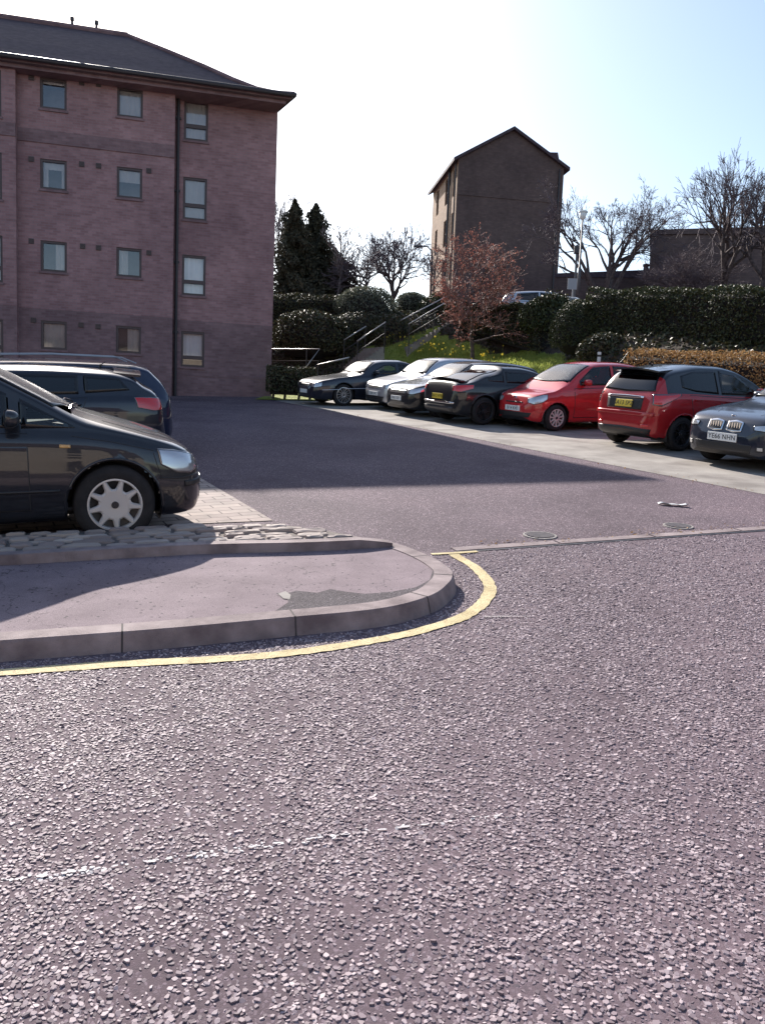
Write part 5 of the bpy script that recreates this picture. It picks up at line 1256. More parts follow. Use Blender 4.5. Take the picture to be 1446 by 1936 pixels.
# --- dark green people carrier in the foreground, seen from its right-hand side
p = dict(near=True, L=4.16, top=[(0, .48), (.02, .58), (.07, .68), (.18, .765), (.38, .845), (.66, .93), (.93, 1.015), (1.3, 1.215), (1.75, 1.45), (2.0, 1.555), (2.3, 1.62), (2.85, 1.645), (3.5, 1.61), (3.84, 1.54), (3.96, 1.4), (4.09, 1.0), (4.14, .7), (4.16, .5)],
         belt=[(0, .46), (.06, .58), (.18, .69), (.45, .79), (.93, .885), (1.8, .92), (3.84, .99), (4.16, .9)], bot=[(0, .30), (.10, .20), (.3, .185), (3.64, .2), (4.04, .26), (4.16, .34)],
         plan=[(0, .36), (.02, .52), (.07, .66), (.15, .755), (.3, .825), (.6, .862), (1.05, .868), (3.34, .868), (3.84, .82), (4.06, .74), (4.16, .55)], wheels=(.75, 3.43), r=.315, rim=.205, arch=.365, wheelstyle=('open', 9, .125, .03, .019, 'trimgrey'),
         swin=[([(1.02, .925), (1.2, .925), (1.40, .925)], [(1.02, .935), (1.2, 1.03), (1.40, 1.145)]), ([(1.49, .93), (2.0, .94), (2.56, .95)], [(1.49, 1.18), (1.95, 1.42), (2.56, 1.50)]), ([(2.64, .955), (3.34, .985)], [(2.64, 1.50), (3.34, 1.50)]), ([(3.42, .99), (3.86, 1.02)], [(3.42, 1.49), (3.79, 1.42)])],
         ws=(.97, 1.88, .70, .54), rwv=([(-.55, 1.02), (0, 1.0), (.55, 1.02)], [(-.45, 1.42), (0, 1.46), (.45, 1.42)]), bow=.2, seats=(2.0, 2.95), seatz=.08, dash=1.32, mirror=(1.5, .96), round=.10,
         doors=[([(1.36, .30), (2.58, .30)], [(1.36, .89), (2.58, .92)]), ([(2.60, .30), (3.05, .30), (3.4, .72)], [(2.60, .92), (3.05, .935), (3.46, .95)])], handle=.10, crease=.42)
mpv = Car('people_carrier', 'dark people carrier with silver spoked wheel cover parked beside the cobbled strip', p, P_('deep green black paint', (.012, .013, .018)))
mpv.std()
for w in mpv.patch('headlight', [(-.13, .57), (-.02, .54), (.12, .555), (.23, .625)], [(-.13, .675), (-.02, .71), (.10, .735), (.23, .75)], ('yaw', R_(50), (.17, .73, 0)), M['lampglass'], .014, M['lampdark'], .008, 14, 8, both=True): pass
mpv.seam([(.05, .52), (.22, .51), (.40, .52)], ('side', 1), .014); mpv.seam([(.05, .52), (.22, .51), (.40, .52)], ('side', -1), .014)
for sg in (1, -1):
    mpv.seam([(1.05, .865), (.75, .815), (.44, .74)], ('side', sg)); mpv.seam([(1.15, .45), (2.0, .45), (3.0, .46)], ('side', sg), .03, 'black', 'rubbing_strip'); mpv.seam([(.44, .72), (.42, .64), (.38, .52)], ('side', sg), .006)
    mpv.patch('side_repeater', [(1.06, .775), (1.14, .778)], [(1.06, .80), (1.14, .805)], ('side', sg), M['amber'], 0, None, .006, 6, 4)
    mpv.seam([(.80, -.55 * sg), (.45, -.58 * sg), (.2, -.5 * sg)], ('top',), .006)
mpv.patch('grille', [(-.33, .575), (0, .57), (.33, .575)], [(-.36, .64), (0, .655), (.36, .64)], ('front',), M['black'], .012, M['chrome'], .006)
mpv.patch('lower_grille', [(-.5, .28), (.5, .28)], [(-.55, .40), (.55, .40)], ('front',), M['black'], 0, None, .004)
mpv.plate('front', .47, '', M['platew'])
mpv.patch('bumper_strip', [(-.78, .43), (-.4, .43), (0, .43), (.4, .43), (.78, .43)], [(-.78, .48), (-.4, .485), (0, .485), (.4, .485), (.78, .48)], ('front',), M['black'], 0, None, .008, 20, 4)
for sg in (1, -1): mpv.patch('tail_light', [(3.96, .82), (4.11, .82)], [(3.86, 1.3), (3.96, 1.3)], ('side', sg), M['tail'], 0, None, .006)
q = MB()                                                # wipers resting at the foot of the windscreen
for (x0, y0, x1, y1) in ((.95, -.1, 1.04, .60), (.95, -.6, 1.06, .02)):
    pts = []
    for k in range(9):
        f = k / 8; h = mpv.bvh.ray_cast(Vector((x0 + (x1 - x0) * f, y0 + (y1 - y0) * f, 4)), Vector((0, 0, -1))); pts.append(mpv.c(h[0] + Vector((0, 0, .03 if 0 < k < 8 else .018))))
    q.tube(pts, .009, 6)
q.build('wiper', M['chrome'], mpv.root)
MPV_AZ = 66.0; wp = G(221, 1031); fdir = Vector((math.sin(R_(MPV_AZ)), math.cos(R_(MPV_AZ)), 0)); rdir = Vector((math.cos(R_(MPV_AZ)), -math.sin(R_(MPV_AZ)), 0))
ctr = Vector((wp.x, wp.y, 0)) - fdir * (mpv.L / 2 - .75) - rdir * .85
mpv.place(ctr.x, ctr.y, MPV_AZ, .012)

# --- parameter sets for the rest
def hatch(L, W, H, cowl, roof0, hood=.72, nose=.55, wb=(.80, 3.2), r=.30, rim=.19, tail='hatch', rear_belt=.98, belt0=.90, roof_drop=.06, gl0=.93, arch=None, **k):
    hw = W / 2; cx_, czz = cowl; b = dict(L=L, r=r, rim=rim, arch=arch or r + .05, wheels=wb)
    b['belt'] = [(0, nose - .06), (.08, hood - .14), (.28, hood - .03), (cx_, belt0), (cx_ + 1.0, belt0 + .03), (L - .4, rear_belt), (L, rear_belt - .12)]
    b['bot'] = [(0, .28), (.1, .2), (.4, .17), (L - .5, .18), (L - .12, .24), (L, .33)]
    b['plan'] = [(0, hw * .5), (.04, hw * .68), (.12, hw * .82), (.28, hw * .92), (.6, hw * .985), (1.1, hw), (L - 1.0, hw), (L - .4, hw * .96), (L - .12, hw * .87), (L - .03, hw * .72), (L, hw * .6)]
    T = [(0, nose - .04), (.03, nose + .05), (.1, hood - .06), (.26, hood), (.55, hood + .055), (cx_, czz), (cx_ + (roof0 - cx_) * .55, czz + (H - .05 - czz) * .66), (roof0, H - .05), (roof0 + .35, H - .006), (roof0 + .8, H)]
    if tail == 'hatch': T += [(L - .75, H - roof_drop), (L - .42, H - roof_drop - .07), (L - .30, H - roof_drop - .16), (L - .12, rear_belt + .06), (L - .06, rear_belt - .1), (L - .02, .62), (L, .5)]
    elif tail == 'sedan': T += [(L - 1.55, H - .05), (L - 1.15, H - .17), (L - .72, rear_belt + .1), (L - .6, rear_belt + .055), (L - .2, rear_belt + .04), (L - .08, rear_belt), (L - .02, .7), (L, .5)]
    elif tail == 'coupe': T += [(L - 1.3, H - .06), (L - .8, H - .2), (L - .42, H - .36), (L - .3, H - .40), (L - .14, rear_belt + .04), (L - .06, rear_belt - .1), (L - .02, .62), (L, .5)]
    elif tail == 'suv': T += [(L - .6, H - roof_drop), (L - .36, H - roof_drop - .05), (L - .27, H - roof_drop - .13), (L - .10, rear_belt + .05), (L - .05, rear_belt - .1), (L - .02, .66), (L, .52)]
    b['top'] = T; b['ws'] = (cx_ + .05, roof0 - .06, hw * .82, hw * .64); b['seats'] = (roof0 + .28, L - 1.25); b['dash'] = cx_ + .35; b['mirror'] = (cx_ + .52, belt0 + .06); b['seatz'] = H - 1.56; b.update(k); return b
def lights(c, hl, tl, hm='lampglass'):
    if hl: c.patch('headlight', *hl, M[hm], .012, M['lampdark'], .007, 14, 7, both=True)
    if tl: c.patch('tail_light', *tl, M['tail'], 0, None, .007, 12, 7, both=True)
YAW = lambda a, x, y: ('yaw', R_(a), (x, y, 0))
def rear_yaw(c, lo, hi, ang, x, y, name='tail_light', mt='tail', border=.01):
    an = math.pi - R_(ang); return c.patch(name, [(-a, b) for a, b in lo], [(-a, b) for a, b in hi], ('yaw', an, (x, y, 0)), M[mt], border, M['lampdark'], .008, 14, 7, both=True)

# red two-tone hatchback, tail towards us
L = 3.95
p = hatch(L, 1.695, 1.50, (.98, .99), 1.95, wb=(.78, 3.29), r=.30, rim=.205, rear_belt=1.0, belt0=.92, wheelstyle=('split', 5, .07, .03, .022, 'darkalloy'), roof_drop=.05, arch=.348,
          swin=[([(1.5, .965), (2.35, .985)], [(1.5, 1.06), (1.95, 1.34), (2.35, 1.40)]), ([(2.43, .99), (3.0, 1.03), (3.3, 1.1)], [(2.43, 1.40), (3.0, 1.38), (3.3, 1.3)])], privacy=(1,),
          rwv=([(-.62, 1.03), (0, 1.0), (.62, 1.03)], [(-.5, 1.30), (0, 1.33), (.5, 1.30)]), twotone=(1.0, L - .30), doors=[([(1.3, .28), (2.38, .28)], [(1.3, .9), (2.38, .945)]), ([(2.4, .28), (2.85, .28), (3.1, .6)], [(2.4, .945), (2.8, .96), (3.15, .98)])], clad=.24)
p['roofmat'] = P_('blue black roof paint', (.012, .014, .02))
c = Car('hatchback', 'glossy red hatchback with black roof and rear spoiler, parked with its tail out', p, P_('deep red paint', (.36, .012, .016), .15, .3)); yar = c
c.std(); rear_yaw(c, [(-.1, .80), (.05, .78), (.22, .87), (.38, .96)], [(-.1, .98), (.05, .985), (.22, .98), (.38, 1.0)], 48, L - .15, .70, border=.022)
c.plate('rear', .80, 'SA13 SPZ', M['platey'], .40, .13, .22)
c.patch('plate_recess', [(-.42, .70), (.42, .70)], [(-.44, .90), (.44, .90)], ('rear',), M['black'], 0, None, .003)
c.patch('rear_diffuser', [(-.62, .27), (0, .25), (.62, .27)], [(-.66, .38), (0, .40), (.66, .38)], ('rear',), M['black'], 0, None, .006)
for sg in (1, -1): c.patch('reflector', [(sg * .48, .42), (sg * .62, .42)], [(sg * .48, .455), (sg * .62, .455)], ('rear',), M['tail'], 0, None, .009, 6, 4)
c.patch('boot_handle', [(-.44, .905), (0, .90), (.44, .905)], [(-.44, .935), (0, .945), (.44, .935)], ('rear',), M['chrome'], 0, None, .012)
c.patch('bumper_lip', [(-.70, .60), (0, .60), (.70, .60)], [(-.70, .66), (0, .665), (.70, .66)], ('rear',), c.pm, 0, None, .028, 16, 5, .03)
def spoiler(c, x0, x1, w0, w1, z, mt, th=.03, name='spoiler', droop=.03):
    q = MB(); K = np.linspace(-1, 1, 11)
    for k in K:
        zz = z - .05 * k * k
        for x, w_, dz in ((x0, w0, 0), (x1, w1, -droop), (x1, w1, -droop - th), (x0, w0, -th * 1.8)): q.v.append(tuple(c.c((x - .05 * k * k, w_ * k, zz + dz))))
    for i in range(10):
        for k in range(4): q.f.append((4 * i + k, 4 * i + (k + 1) % 4, 4 * i + 4 + (k + 1) % 4, 4 * i + 4 + k)); q.m.append(0)
    q.f += [(0, 1, 2, 3), (40, 41, 42, 43)]; q.m += [0, 0]; return q.build(name, mt, c.root, smooth=False)
spoiler(c, L - .55, L - .18, .52, .56, 1.452, p['roofmat'])
def aerial(c, x, z, ln=.22, lean=.16, y=0): q = MB(); q.tube([c.c((x - .02, y, z - .02)), c.c((x, y, z + .03))], .018, 6); q.tube([c.c((x, y, z + .02)), c.c((x + lean, y, z + ln))], .006, 5); q.build('aerial', M['black'], c.root)
aerial(c, L - .62, 1.46, .06, .06)
in_bay(c, .18, 1.85, True)

# dark hatch nose-out at the right edge
L = 4.32
p = hatch(L, 1.765, 1.43, (1.38, 1.0), 2.1, hood=.80, nose=.55, wb=(.76, 3.45), r=.315, rim=.215, belt0=.92, rear_belt=.98, wheelstyle=('split', 5, .07, .03, .02, 'alloy'),
          swin=[([(1.75, .97), (2.6, .985)], [(1.75, 1.02), (2.2, 1.29), (2.6, 1.33)]), ([(2.68, .99), (3.6, 1.03)], [(2.68, 1.33), (3.55, 1.24)])], rwv=([(-.55, 1.02), (.55, 1.02)], [(-.45, 1.26), (.45, 1.26)]),
          doors=[([(1.6, .28), (2.64, .28)], [(1.6, .9), (2.64, .94)]), ([(2.66, .28), (3.1, .28), (3.35, .6)], [(2.66, .94), (3.1, .95), (3.5, .97)])])
c = Car('hatchback', 'dark hatchback with twin rounded grilles beside the black roofed red hatchback', p, P_('blue black paint', (.012, .016, .03), .2, .3)); bmw = c
c.std()
for sg in (1, -1):
    y0, y1 = (.035, .30) if sg > 0 else (-.30, -.035)
    g_ = c.patch('grille', [(y0, .565), ((y0 + y1) / 2, .55), (y1, .575)], [(y0, .70), ((y0 + y1) / 2, .725), (y1, .70)], ('front',), M['black'], .02, M['chrome'], .014, 12, 8)[0]
    for k in range(5):
        yy = y0 + (y1 - y0) * (k + 1) / 6; h = c.bvh.ray_cast(Vector((-3, yy, .63)), Vector((1, 0, 0))); q = MB(); q.tube([c.c(h[0] + Vector((-.02 - .0, 0, -.055))), c.c(h[0] + Vector((-.012, 0, .06)))], .005, 4); q.build('slat', M['chrome'], g_)
c.patch('headlight', [(-.16, .605), (.0, .59), (.2, .61), (.38, .65)], [(-.16, .665), (0, .70), (.2, .725), (.38, .73)], YAW(38, .16, .60), M['lampglass'], .014, M['frit'], .008, 16, 8, both=True)
c.patch('lower_grille', [(-.48, .27), (0, .26), (.48, .27)], [(-.5, .39), (0, .39), (.5, .39)], ('front',), M['black'], .006, M['darkalloy'], .006)
c.patch('fog_light', [(.57, .31), (.66, .31)], [(.57, .38), (.66, .38)], ('front',), M['lampglass'], .012, M['black'], .008, 8, 6, both=True)
c.plate('front', .47, 'YE66 NHN', M['platew'], .52, .12)
lights(c, None, None); rear_yaw(c, [(-.1, .8), (.25, .8)], [(-.1, .95), (.25, .93)], 45, L - .15, .68)
h = c.bvh.ray_cast(Vector((.20, 0, 4)), Vector((0, 0, -1))); q = MB(); q.lathe([(.001, .012), (.03, .012), (.036, .004), (.036, -.01)], 20, 'z'); o = q.build('badge', M['chrome'], c.root); o.location = c.c(h[0])
for sg in (1, -1): c.seam([(1.3, .62 * sg), (.7, .55 * sg), (.3, .38 * sg)], ('top',), .006)
in_bay(c, 2.75, 1.42, False)

# small red city car, nose out
L = 3.54
p = hatch(L, 1.641, 1.485, (.83, 1.0), 1.62, hood=.80, nose=.55, wb=(.585, 3.0), r=.285, rim=.185, belt0=.93, rear_belt=.98, roof_drop=.04, tail='suv', wheelstyle=('open', 11, .055, .02, .022, 'trimgrey'),
          swin=[([(1.2, .97), (2.12, .985)], [(1.2, 1.07), (1.62, 1.36), (2.12, 1.40)]), ([(2.2, .99), (2.75, 1.02), (2.95, 1.12)], [(2.2, 1.40), (2.75, 1.38), (2.95, 1.32)])], rwv=([(-.56, 1.02), (.56, 1.02)], [(-.48, 1.32), (.48, 1.32)]),
          doors=[([(1.02, .28), (2.16, .28)], [(1.02, .91), (2.16, .94)]), ([(2.18, .28), (2.5, .28), (2.68, .55)], [(2.18, .94), (2.5, .95), (2.86, .96)])], rglass='glass')
c = Car('city_car', 'small all red city car parked nose out beside the black coupe', p, P_('bright red paint', (.48, .018, .022), .0, .3)); up = c
c.std(); c.patch('headlight', [(-.16, .60), (0, .56), (.17, .60), (.26, .68)], [(-.16, .68), (0, .72), (.17, .775), (.26, .775)], YAW(42, .16, .56), M['lampglass'], .014, M['lampdark'], .008, 14, 8, both=True)
c.patch('lower_grille', [(-.52, .28), (0, .27), (.52, .28)], [(-.58, .38), (0, .38), (.58, .38)], ('front',), M['black'], .01, M['black'], .006)
c.patch('grille', [(-.3, .575), (0, .57), (.3, .575)], [(-.3, .60), (0, .60), (.3, .60)], ('front',), M['black'], 0, None, .006, 14, 4)
c.plate('front', .455, 'SF14 KVE', M['platew'])
h = c.bvh.ray_cast(Vector((-3, 0, .66)), Vector((1, 0, 0))); q = MB(); q.lathe([(.001, -.012), (.045, -.012), (.055, -.004), (.055, .02)], 20, 'y'); o = q.build('badge', M['chrome'], c.root); o.location = c.c(h[0]); o.rotation_euler = (0, 0, R_(-90))
aerial(c, L - .55, 1.46, .26, .22); rear_yaw(c, [(-.05, .7), (.15, .7)], [(-.05, 1.0), (.15, 1.0)], 40, L - .1, .68)
in_bay(c, -3.35, 2.05, False)

# black coupe with a rear spoiler, tail towards us
L = 4.08
p = hatch(L, 1.74, 1.33, (1.05, .90), 1.95, hood=.72, wb=(.88, 3.32), r=.315, rim=.22, tail='coupe', belt0=.88, rear_belt=.93, wheelstyle=('split', 5, .06, .028, .02, 'darkalloy'),
          swin=[([(1.55, .92), (2.7, .95)], [(1.55, .98), (2.05, 1.19), (2.7, 1.21)]), ([(2.78, .96), (3.2, .99)], [(2.78, 1.2), (3.2, 1.08)])], rw=(L - .42, L - 1.2, .55, .52), doors=[([(1.4, .28), (2.74, .28)], [(1.4, .86), (2.74, .91)])], glass='dglass')
c = Car('sports_coupe', 'black coupe with raised tail spoiler parked tail out beside the small red car', p, P_('black paint', (.010, .010, .012))); crz = c
c.std(); rear_yaw(c, [(-.16, .76), (.05, .74), (.3, .82)], [(-.16, .88), (.05, .90), (.3, .90)], 45, L - .15, .70); c.plate('rear', .62, 'SN12 HYB', M['platey'], .44, .12, .1)
spoiler(c, L - .46, L - .16, .60, .64, 1.02, c.pm, .03, droop=-.02); c.patch('rear_diffuser', [(-.6, .26), (.6, .26)], [(-.62, .4), (.62, .4)], ('rear',), M['darkalloy'], 0, None, .006)
c.patch('bumper_lip', [(-.66, .47), (0, .47), (.66, .47)], [(-.66, .51), (0, .51), (.66, .51)], ('rear',), M['chrome'], 0, None, .01, 16, 4)
in_bay(c, -5.0, 1.1, True)

# black hatch nose out
L = 4.2
p = hatch(L, 1.76, 1.40, (1.15, .96), 1.9, hood=.78, wb=(.82, 3.4), r=.31, rim=.2, belt0=.92, rear_belt=.98, wheelstyle=('open', 10, .06, .02, .016, 'alloy'),
          swin=[([(1.6, .97), (2.45, .985)], [(1.6, 1.03), (2.05, 1.27), (2.45, 1.31)]), ([(2.53, .99), (3.4, 1.03)], [(2.53, 1.31), (3.35, 1.24)])], rwv=([(-.55, 1.02), (.55, 1.02)], [(-.45, 1.28), (.45, 1.28)]), doors=[([(1.45, .28), (2.5, .28)], [(1.45, .9), (2.5, .94)]), ([(2.52, .28), (3.0, .28), (3.25, .6)], [(2.52, .94), (3.0, .95), (3.4, .97)])])
c = Car('hatchback', 'black hatchback parked nose out between the pale silver hatchback and the black coupe', p, P_('black paint', (.010, .010, .012))); blk_h = c
c.std(); lights(c, ([(-.15, .58), (0, .56), (.28, .64)], [(-.15, .68), (0, .70), (.28, .75)], YAW(40, .16, .60)), None); c.plate('front', .45, 'SK61 OLT', M['platew']); c.patch('grille', [(-.38, .58), (.38, .58)], [(-.38, .66), (.38, .66)], ('front',), M['black'], .012, M['chrome'], .006)
rear_yaw(c, [(-.05, .75), (.15, .75)], [(-.05, 1.0), (.15, 1.0)], 40, L - .1, .7); in_bay(c, -7.0, 1.1, False)

# silver hatch nose out
p2 = dict(p); p2 = hatch(4.15, 1.75, 1.46, (1.1, .98), 1.74, hood=.80, wb=(.82, 3.38), r=.305, rim=.195, belt0=.93, rear_belt=.99, tail='suv', wheelstyle=('open', 8, .06, .022, .018, 'alloy'),
          swin=[([(1.55, .98), (2.4, .995)], [(1.55, 1.06), (2.0, 1.32), (2.4, 1.37)]), ([(2.48, 1.0), (3.45, 1.04)], [(2.48, 1.37), (3.4, 1.30)])], rwv=([(-.55, 1.03), (.55, 1.03)], [(-.46, 1.34), (.46, 1.34)]), doors=[([(1.4, .28), (2.44, .28)], [(1.4, .9), (2.44, .95)]), ([(2.46, .28), (2.95, .28), (3.2, .6)], [(2.46, .95), (2.95, .96), (3.4, .98)])])
c = Car('hatchback', 'pale silver hatchback parked nose out between the dark saloon and the black hatchback', p2, P_('silver paint', (.5, .5, .52), .7, .35)); silv = c
c.std(); lights(c, ([(-.15, .60), (0, .58), (.28, .66)], [(-.15, .70), (0, .73), (.28, .78)], YAW(40, .16, .60)), None); c.plate('front', .45, 'SL08 ZXC', M['platew']); c.patch('grille', [(-.4, .58), (.4, .58)], [(-.4, .67), (.4, .67)], ('front',), M['black'], .012, M['chrome'], .006)
c.patch('lower_grille', [(-.5, .27), (.5, .27)], [(-.55, .38), (.55, .38)], ('front',), M['black'], 0, None, .005); rear_yaw(c, [(-.05, .75), (.15, .75)], [(-.05, 1.05), (.15, 1.05)], 40, 4.05, .7); in_bay(c, -9.1, 1.5, False)

# dark saloon at the far end
L = 4.67
p = hatch(L, 1.79, 1.35, (1.45, .92), 2.02, hood=.73, nose=.52, wb=(.90, 3.61), r=.315, rim=.225, tail='sedan', belt0=.87, rear_belt=.92, wheelstyle=('open', 14, .06, .014, .01, 'alloy'),
          swin=[([(1.85, .92), (2.65, .935)], [(1.85, .98), (2.25, 1.20), (2.65, 1.24)]), ([(2.73, .94), (3.55, .965)], [(2.73, 1.24), (3.1, 1.22), (3.5, 1.08)])], rw=(L - .72, L - 1.5, .60, .52), doors=[([(1.65, .28), (2.7, .28)], [(1.65, .86), (2.7, .9)]), ([(2.72, .28), (3.2, .28), (3.42, .6)], [(2.72, .9), (3.2, .91), (3.6, .92)])])
c = Car('saloon_car', 'dark saloon with long bonnet and many spoked wheels beside the silver hatchback', p, P_('dark navy paint', (.016, .018, .03), .2, .3)); jag = c
c.std(); lights(c, ([(-.15, .54), (0, .52), (.2, .56)], [(-.15, .64), (0, .66), (.2, .67)], YAW(40, .16, .60)), None); c.plate('front', .40, '', M['platew']); c.patch('grille', [(-.3, .52), (.3, .52)], [(-.32, .62), (.32, .62)], ('front',), M['black'], .02, M['chrome'], .007)
for sg in (1, -1): c.seam([(.25, .46), (.8, .48)], ('side', sg), .02, 'chrome', 'bumper_strip')
for sg in (1, -1): c.seam([(.9, .50), (2.2, .52), (4.2, .53)], ('side', sg), .022, 'chrome', 'rubbing_strip')
rear_yaw(c, [(-.1, .7), (.15, .7)], [(-.1, .88), (.15, .88)], 40, L - .1, .7); in_bay(c, -11.2, .25, False)

# dark hatchback behind the people carrier, tail to the right
L = 4.45
p = hatch(L, 1.80, 1.33, (1.3, .96), 2.0, hood=.80, nose=.6, wb=(.85, 3.55), r=.32, rim=.22, tail='hatch', belt0=.90, rear_belt=.96, roof_drop=.035, wheelstyle=('open', 10, .07, .022, .018, 'alloy'), arch=.37,
          swin=[([(1.75, .95), (2.55, .97)], [(1.75, 1.0), (2.15, 1.2), (2.55, 1.235)]), ([(2.63, .975), (3.35, .99)], [(2.63, 1.235), (3.35, 1.225)]), ([(3.43, 1.0), (3.98, 1.04)], [(3.43, 1.225), (3.86, 1.19)])], privacy=(0, 1, 2), rwv=([(-.62, 1.0), (.62, 1.0)], [(-.5, 1.24), (.5, 1.24)]),
          doors=[([(1.6, .3), (2.58, .3)], [(1.6, .88), (2.58, .92)]), ([(2.6, .3), (3.1, .3), (3.35, .7)], [(2.6, .92), (3.1, .93), (3.45, .95)])])
c = Car('hatchback', 'dark hatchback with a bright red tail light just beyond the people carrier', p, P_('midnight blue paint', (.010, .012, .022), .1, .3)); suv = c
c.std(); rear_yaw(c, [(-.12, .78), (.06, .77), (.24, .82)], [(-.12, .93), (.06, .95), (.24, .95)], 45, L - .15, .74); c.plate('rear', .76, '', M['platey'], .5, .11); spoiler(c, L - .60, L - .26, .58, .62, 1.31, c.pm, .028); aerial(c, L - .75, 1.32, .07, .06)
tl = G(300, 872); az = 246.0; f = Vector((math.sin(R_(az)), math.cos(R_(az)), 0)); tip = Vector((tl.x, tl.y, 0)) + Vector((.1, .0, 0)); q = tip + f * (L / 2) + Vector((-.5, 1.0, 0)) * .35; c.place(q.x, q.y, az, -.04)

# blue vehicle with roof rails further back on the left
p = hatch(4.6, 1.80, 1.40, (1.2, .98), 2.0, hood=.85, nose=.6, wb=(.9, 3.6), r=.32, rim=.21, tail='suv', belt0=.93, rear_belt=.98, roof_drop=.03, wheelstyle=('open', 8, .07, .022, .018, 'alloy'), arch=.37,
          swin=[([(1.7, .98), (2.6, .99)], [(1.7, 1.05), (2.15, 1.30), (2.6, 1.35)]), ([(2.68, 1.0), (4.05, 1.03)], [(2.68, 1.35), (4.0, 1.32)])], rwv=([(-.6, 1.0), (.6, 1.0)], [(-.5, 1.28), (.5, 1.28)]), doors=[([(1.5, .35), (2.63, .35)], [(1.5, .92), (2.63, .95)])])
c = Car('estate_car', 'blue estate car with silver roof rails, mostly hidden behind two dark cars', p, P_('blue paint', (.012, .018, .05), .2, .3)); blue = c
c.std()
for sg in (1, -1):
    q = MB(); pts = [c.c((x_, sg * .57, 1.38 + dz)) for x_, dz in ((1.95, .0), (2.1, .06), (3.0, .085), (3.9, .06), (4.1, -.02))]; q.tube(pts, .011, 6); q.build('roof_rail', M['alloy'], c.root)
b_ = at(330, 800, 12.2); q = Vector((b_.x, b_.y, 0)) + f * 2.3 + Vector((-.5, 1.0, 0)) * .4; c.place(q.x, q.y, az, -.04)

# two silver cars on the upper car park, seen over the hedge
for k, (px, py, y, azc, lab) in enumerate(((1032, 549, 37.0, 95, 'silver car on the upper car park, only its long roof visible beside the gable block'), (1064, 558, 34.5, 200, 'silver car with its windscreen just showing over the end of the clipped hedge'))):
    c = Car('hatchback', lab, dict(p2, interior=True), PNT['silver paint']); c.std(); b_ = at(px, py, y); g0 = b_.z - 1.53
    c.place(b_.x, b_.y, azc, 0, ground=lambda x, y, g=g0: g)
# ------------------------------------------------------------------ lamps, rails, steps
def lamp(px, pytop, pybase, y, label, curved=False):
    tp = at(px, pytop, y); b = at(px - (pybase - pytop) * .07, pybase, y); x = tp.x; H = tp.z - b.z
    t = empty('street_lamp', (x, y, b.z), label, 'street lamp'); q = MB()
    if not curved:
        q.tube([(0, 0, 0), (0, 0, 1.3), (0, 0, 1.32), (0, 0, H - .42)], [.075, .075, .05, .04], 10); q.build('pole', M['polegrey'], t, smooth=True)
        q = MB(); q.lathe([(.05, H - .45), (.07, H - .42), (.13, H - .38), (.2, H - .1), (.001, H - .1)], 14, 'z'); o = q.build('lantern', mat('lantern glass', (.85, .83, .78), .3), t, smooth=True); q = MB(); q.lathe([(.23, H - .1), (.22, H - .04), (.12, H), (.001, H + .02)], 14, 'z'); q.lathe([(.001, H - .101), (.23, H - .1)], 14, 'z'); q.build('cap', mat('lamp cap', (.75, .74, .7), .4), o)
    else:
        q.tube([(0, 0, 0), (0, 0, H * .8), (-.05, 0, H * .93), (-.35, 0, H), (-.7, 0, H - .02)], [.06, .05, .045, .04, .035], 8); q.build('pole', M['gutter'], t, smooth=True); q = MB(); q.box(-1.15, -.62, -.1, .1, H - .09, H + .03); q.build('lantern', M['gutter'], t, bevel=.03)
    return t
lamp(1102, 398, 556, 41, 'pale post top street lamp standing beside the multi stemmed bare tree')
lamp(818, 466, 580, 50, 'thin dark street lamp with a bent arm before the sunlit side of the gable block', True)
tp = at(1091, 463, 43); q = MB(); t = empty('equipment_post', (tp.x, 43, tp.z - 3.2), 'plain post with a dark box at its top next to the pale street lamp', 'post')
q.tube([(0, 0, 0), (0, 0, 3.2)], .06, 8); q.build('pole', M['polegrey'], t); q = MB(); q.box(-.16, .16, -.12, .12, 2.75, 3.15); q.build('box', M['gutter'], t, bevel=.03)
tp = at(1083, 536, 42); t = empty('notice_board', (tp.x, 42, tp.z - 1.0), 'small grey notice plate on a post at the foot of the street lamp', 'sign'); q = MB(); q.tube([(0, .03, 0), (0, .03, 1.2)], .03, 6); q.build('post', M['steel'], t); q = MB(); q.box(-.28, .28, -.02, .0, .7, 1.25); q.build('panel', mat('grey plate', (.35, .36, .38), .5), t)
b_ = bank_hit(1131, 688); t = empty('marker_post', b_, 'short white marker post standing on the bank before the low brown hedge', 'post'); q = MB(); q.box(-.05, .05, -.03, .03, 0, .34); q.build('post', M['platew'], t, bevel=.01); q = MB(); q.box(-.055, .055, -.034, .034, .2, .26); q.build('band', M['black'], t)

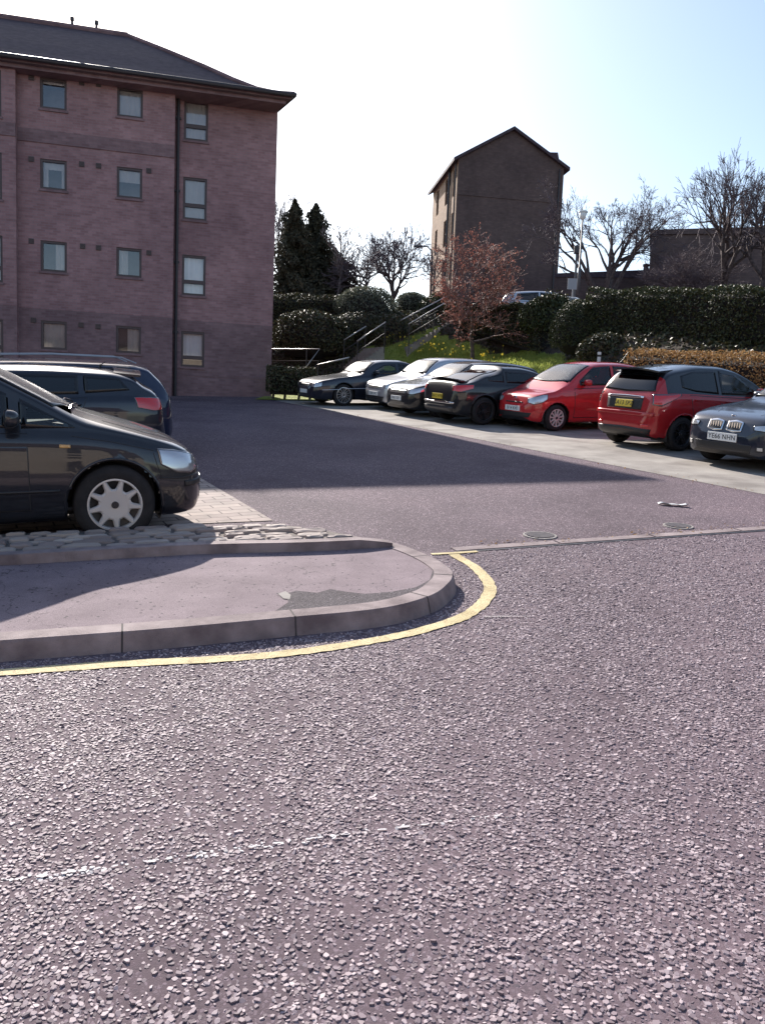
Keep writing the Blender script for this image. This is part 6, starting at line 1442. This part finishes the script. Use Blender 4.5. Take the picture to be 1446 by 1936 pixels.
def rail(name, label, pts, drop=.95, mid=True, r=.024):
    o = Vector(pts[0]); o.z = pts[0].z - drop; t = empty(name, o, label, 'handrail'); P = [Vector(p_) - o for p_ in pts]
    q = MB(); q.tube(P, r, 8); q.build('rail', M['steel'], t, smooth=True)
    if mid: q = MB(); q.tube([p_ - Vector((0, 0, .42)) for p_ in P], r * .75, 6); q.build('rail', M['railpost'], t, smooth=True)
    L_t = sum((P[i + 1] - P[i]).length for i in range(len(P) - 1)); n_ = max(2, int(L_t / 1.1) + 1)
    for f in np.linspace(.02, .98, n_):
        a_ = resample(P, [f])[0]; q = MB(); q.tube([a_, a_ - Vector((0, 0, drop + .25))], r * .85, 6); q.build('post', M['railpost'], t)
    return t
A1, A2 = at(675, 645, 31.6), at(729, 609, 32.4); B1, B2 = at(650, 643, 32.8), at(692, 617, 33.4); C1, C2 = at(772, 613, 32.7), at(868, 557, 34.3); D1, D2 = at(755, 607, 33.9), at(845, 560, 35.5)
rail('handrail', 'near handrail of the lower flight of steps, bright in the sun', [A1, A2]); rail('handrail', 'far handrail of the lower flight of steps, mostly hidden', [B1, B2])
rail('handrail', 'near handrail of the upper flight of steps, rising behind the red leaved tree', [C1, C2]); rail('handrail', 'far handrail of the upper flight of steps, beyond the near one', [D1, D2])
rail('handrail', 'level railing with a sloping end beside the flats corner', [at(500, 660, 29.5), at(604, 660, 29.5), at(577, 697, 28.9)], .9)
rail('handrail', 'short level railing behind the roof of the dark saloon', [at(600, 690, 29.0), at(660, 676, 29.0)], .8, False)
def flight(label, a_, b_, c_, d_, n):
    t = empty('stone_steps', (a_.x, a_.y, a_.z - 1.0), label, 'steps'); o = Vector((a_.x, a_.y, a_.z - 1.0)); q = MB()
    for i in range(n):
        f0, f1 = i / n, (i + 1) / n; z = a_.z + (b_.z - a_.z) * f1 - .98; P = [a_.lerp(b_, f0), a_.lerp(b_, f1), c_.lerp(d_, f1), c_.lerp(d_, f0)]
        vs = [Vector((p_.x, p_.y, zz)) - o for zz in (z - 1.2, z) for p_ in P]; q.add(vs, [(4, 5, 6, 7), (0, 1, 5, 4), (1, 2, 6, 5), (2, 3, 7, 6), (3, 0, 4, 7)])
    q.build('treads', M['concrete'], t)
flight('lower flight of concrete steps climbing between handrails up the shaded bank', A1, A2, B1, B2, 9); flight('upper flight of concrete steps climbing towards the gable block', C1, C2, D1, D2, 13)
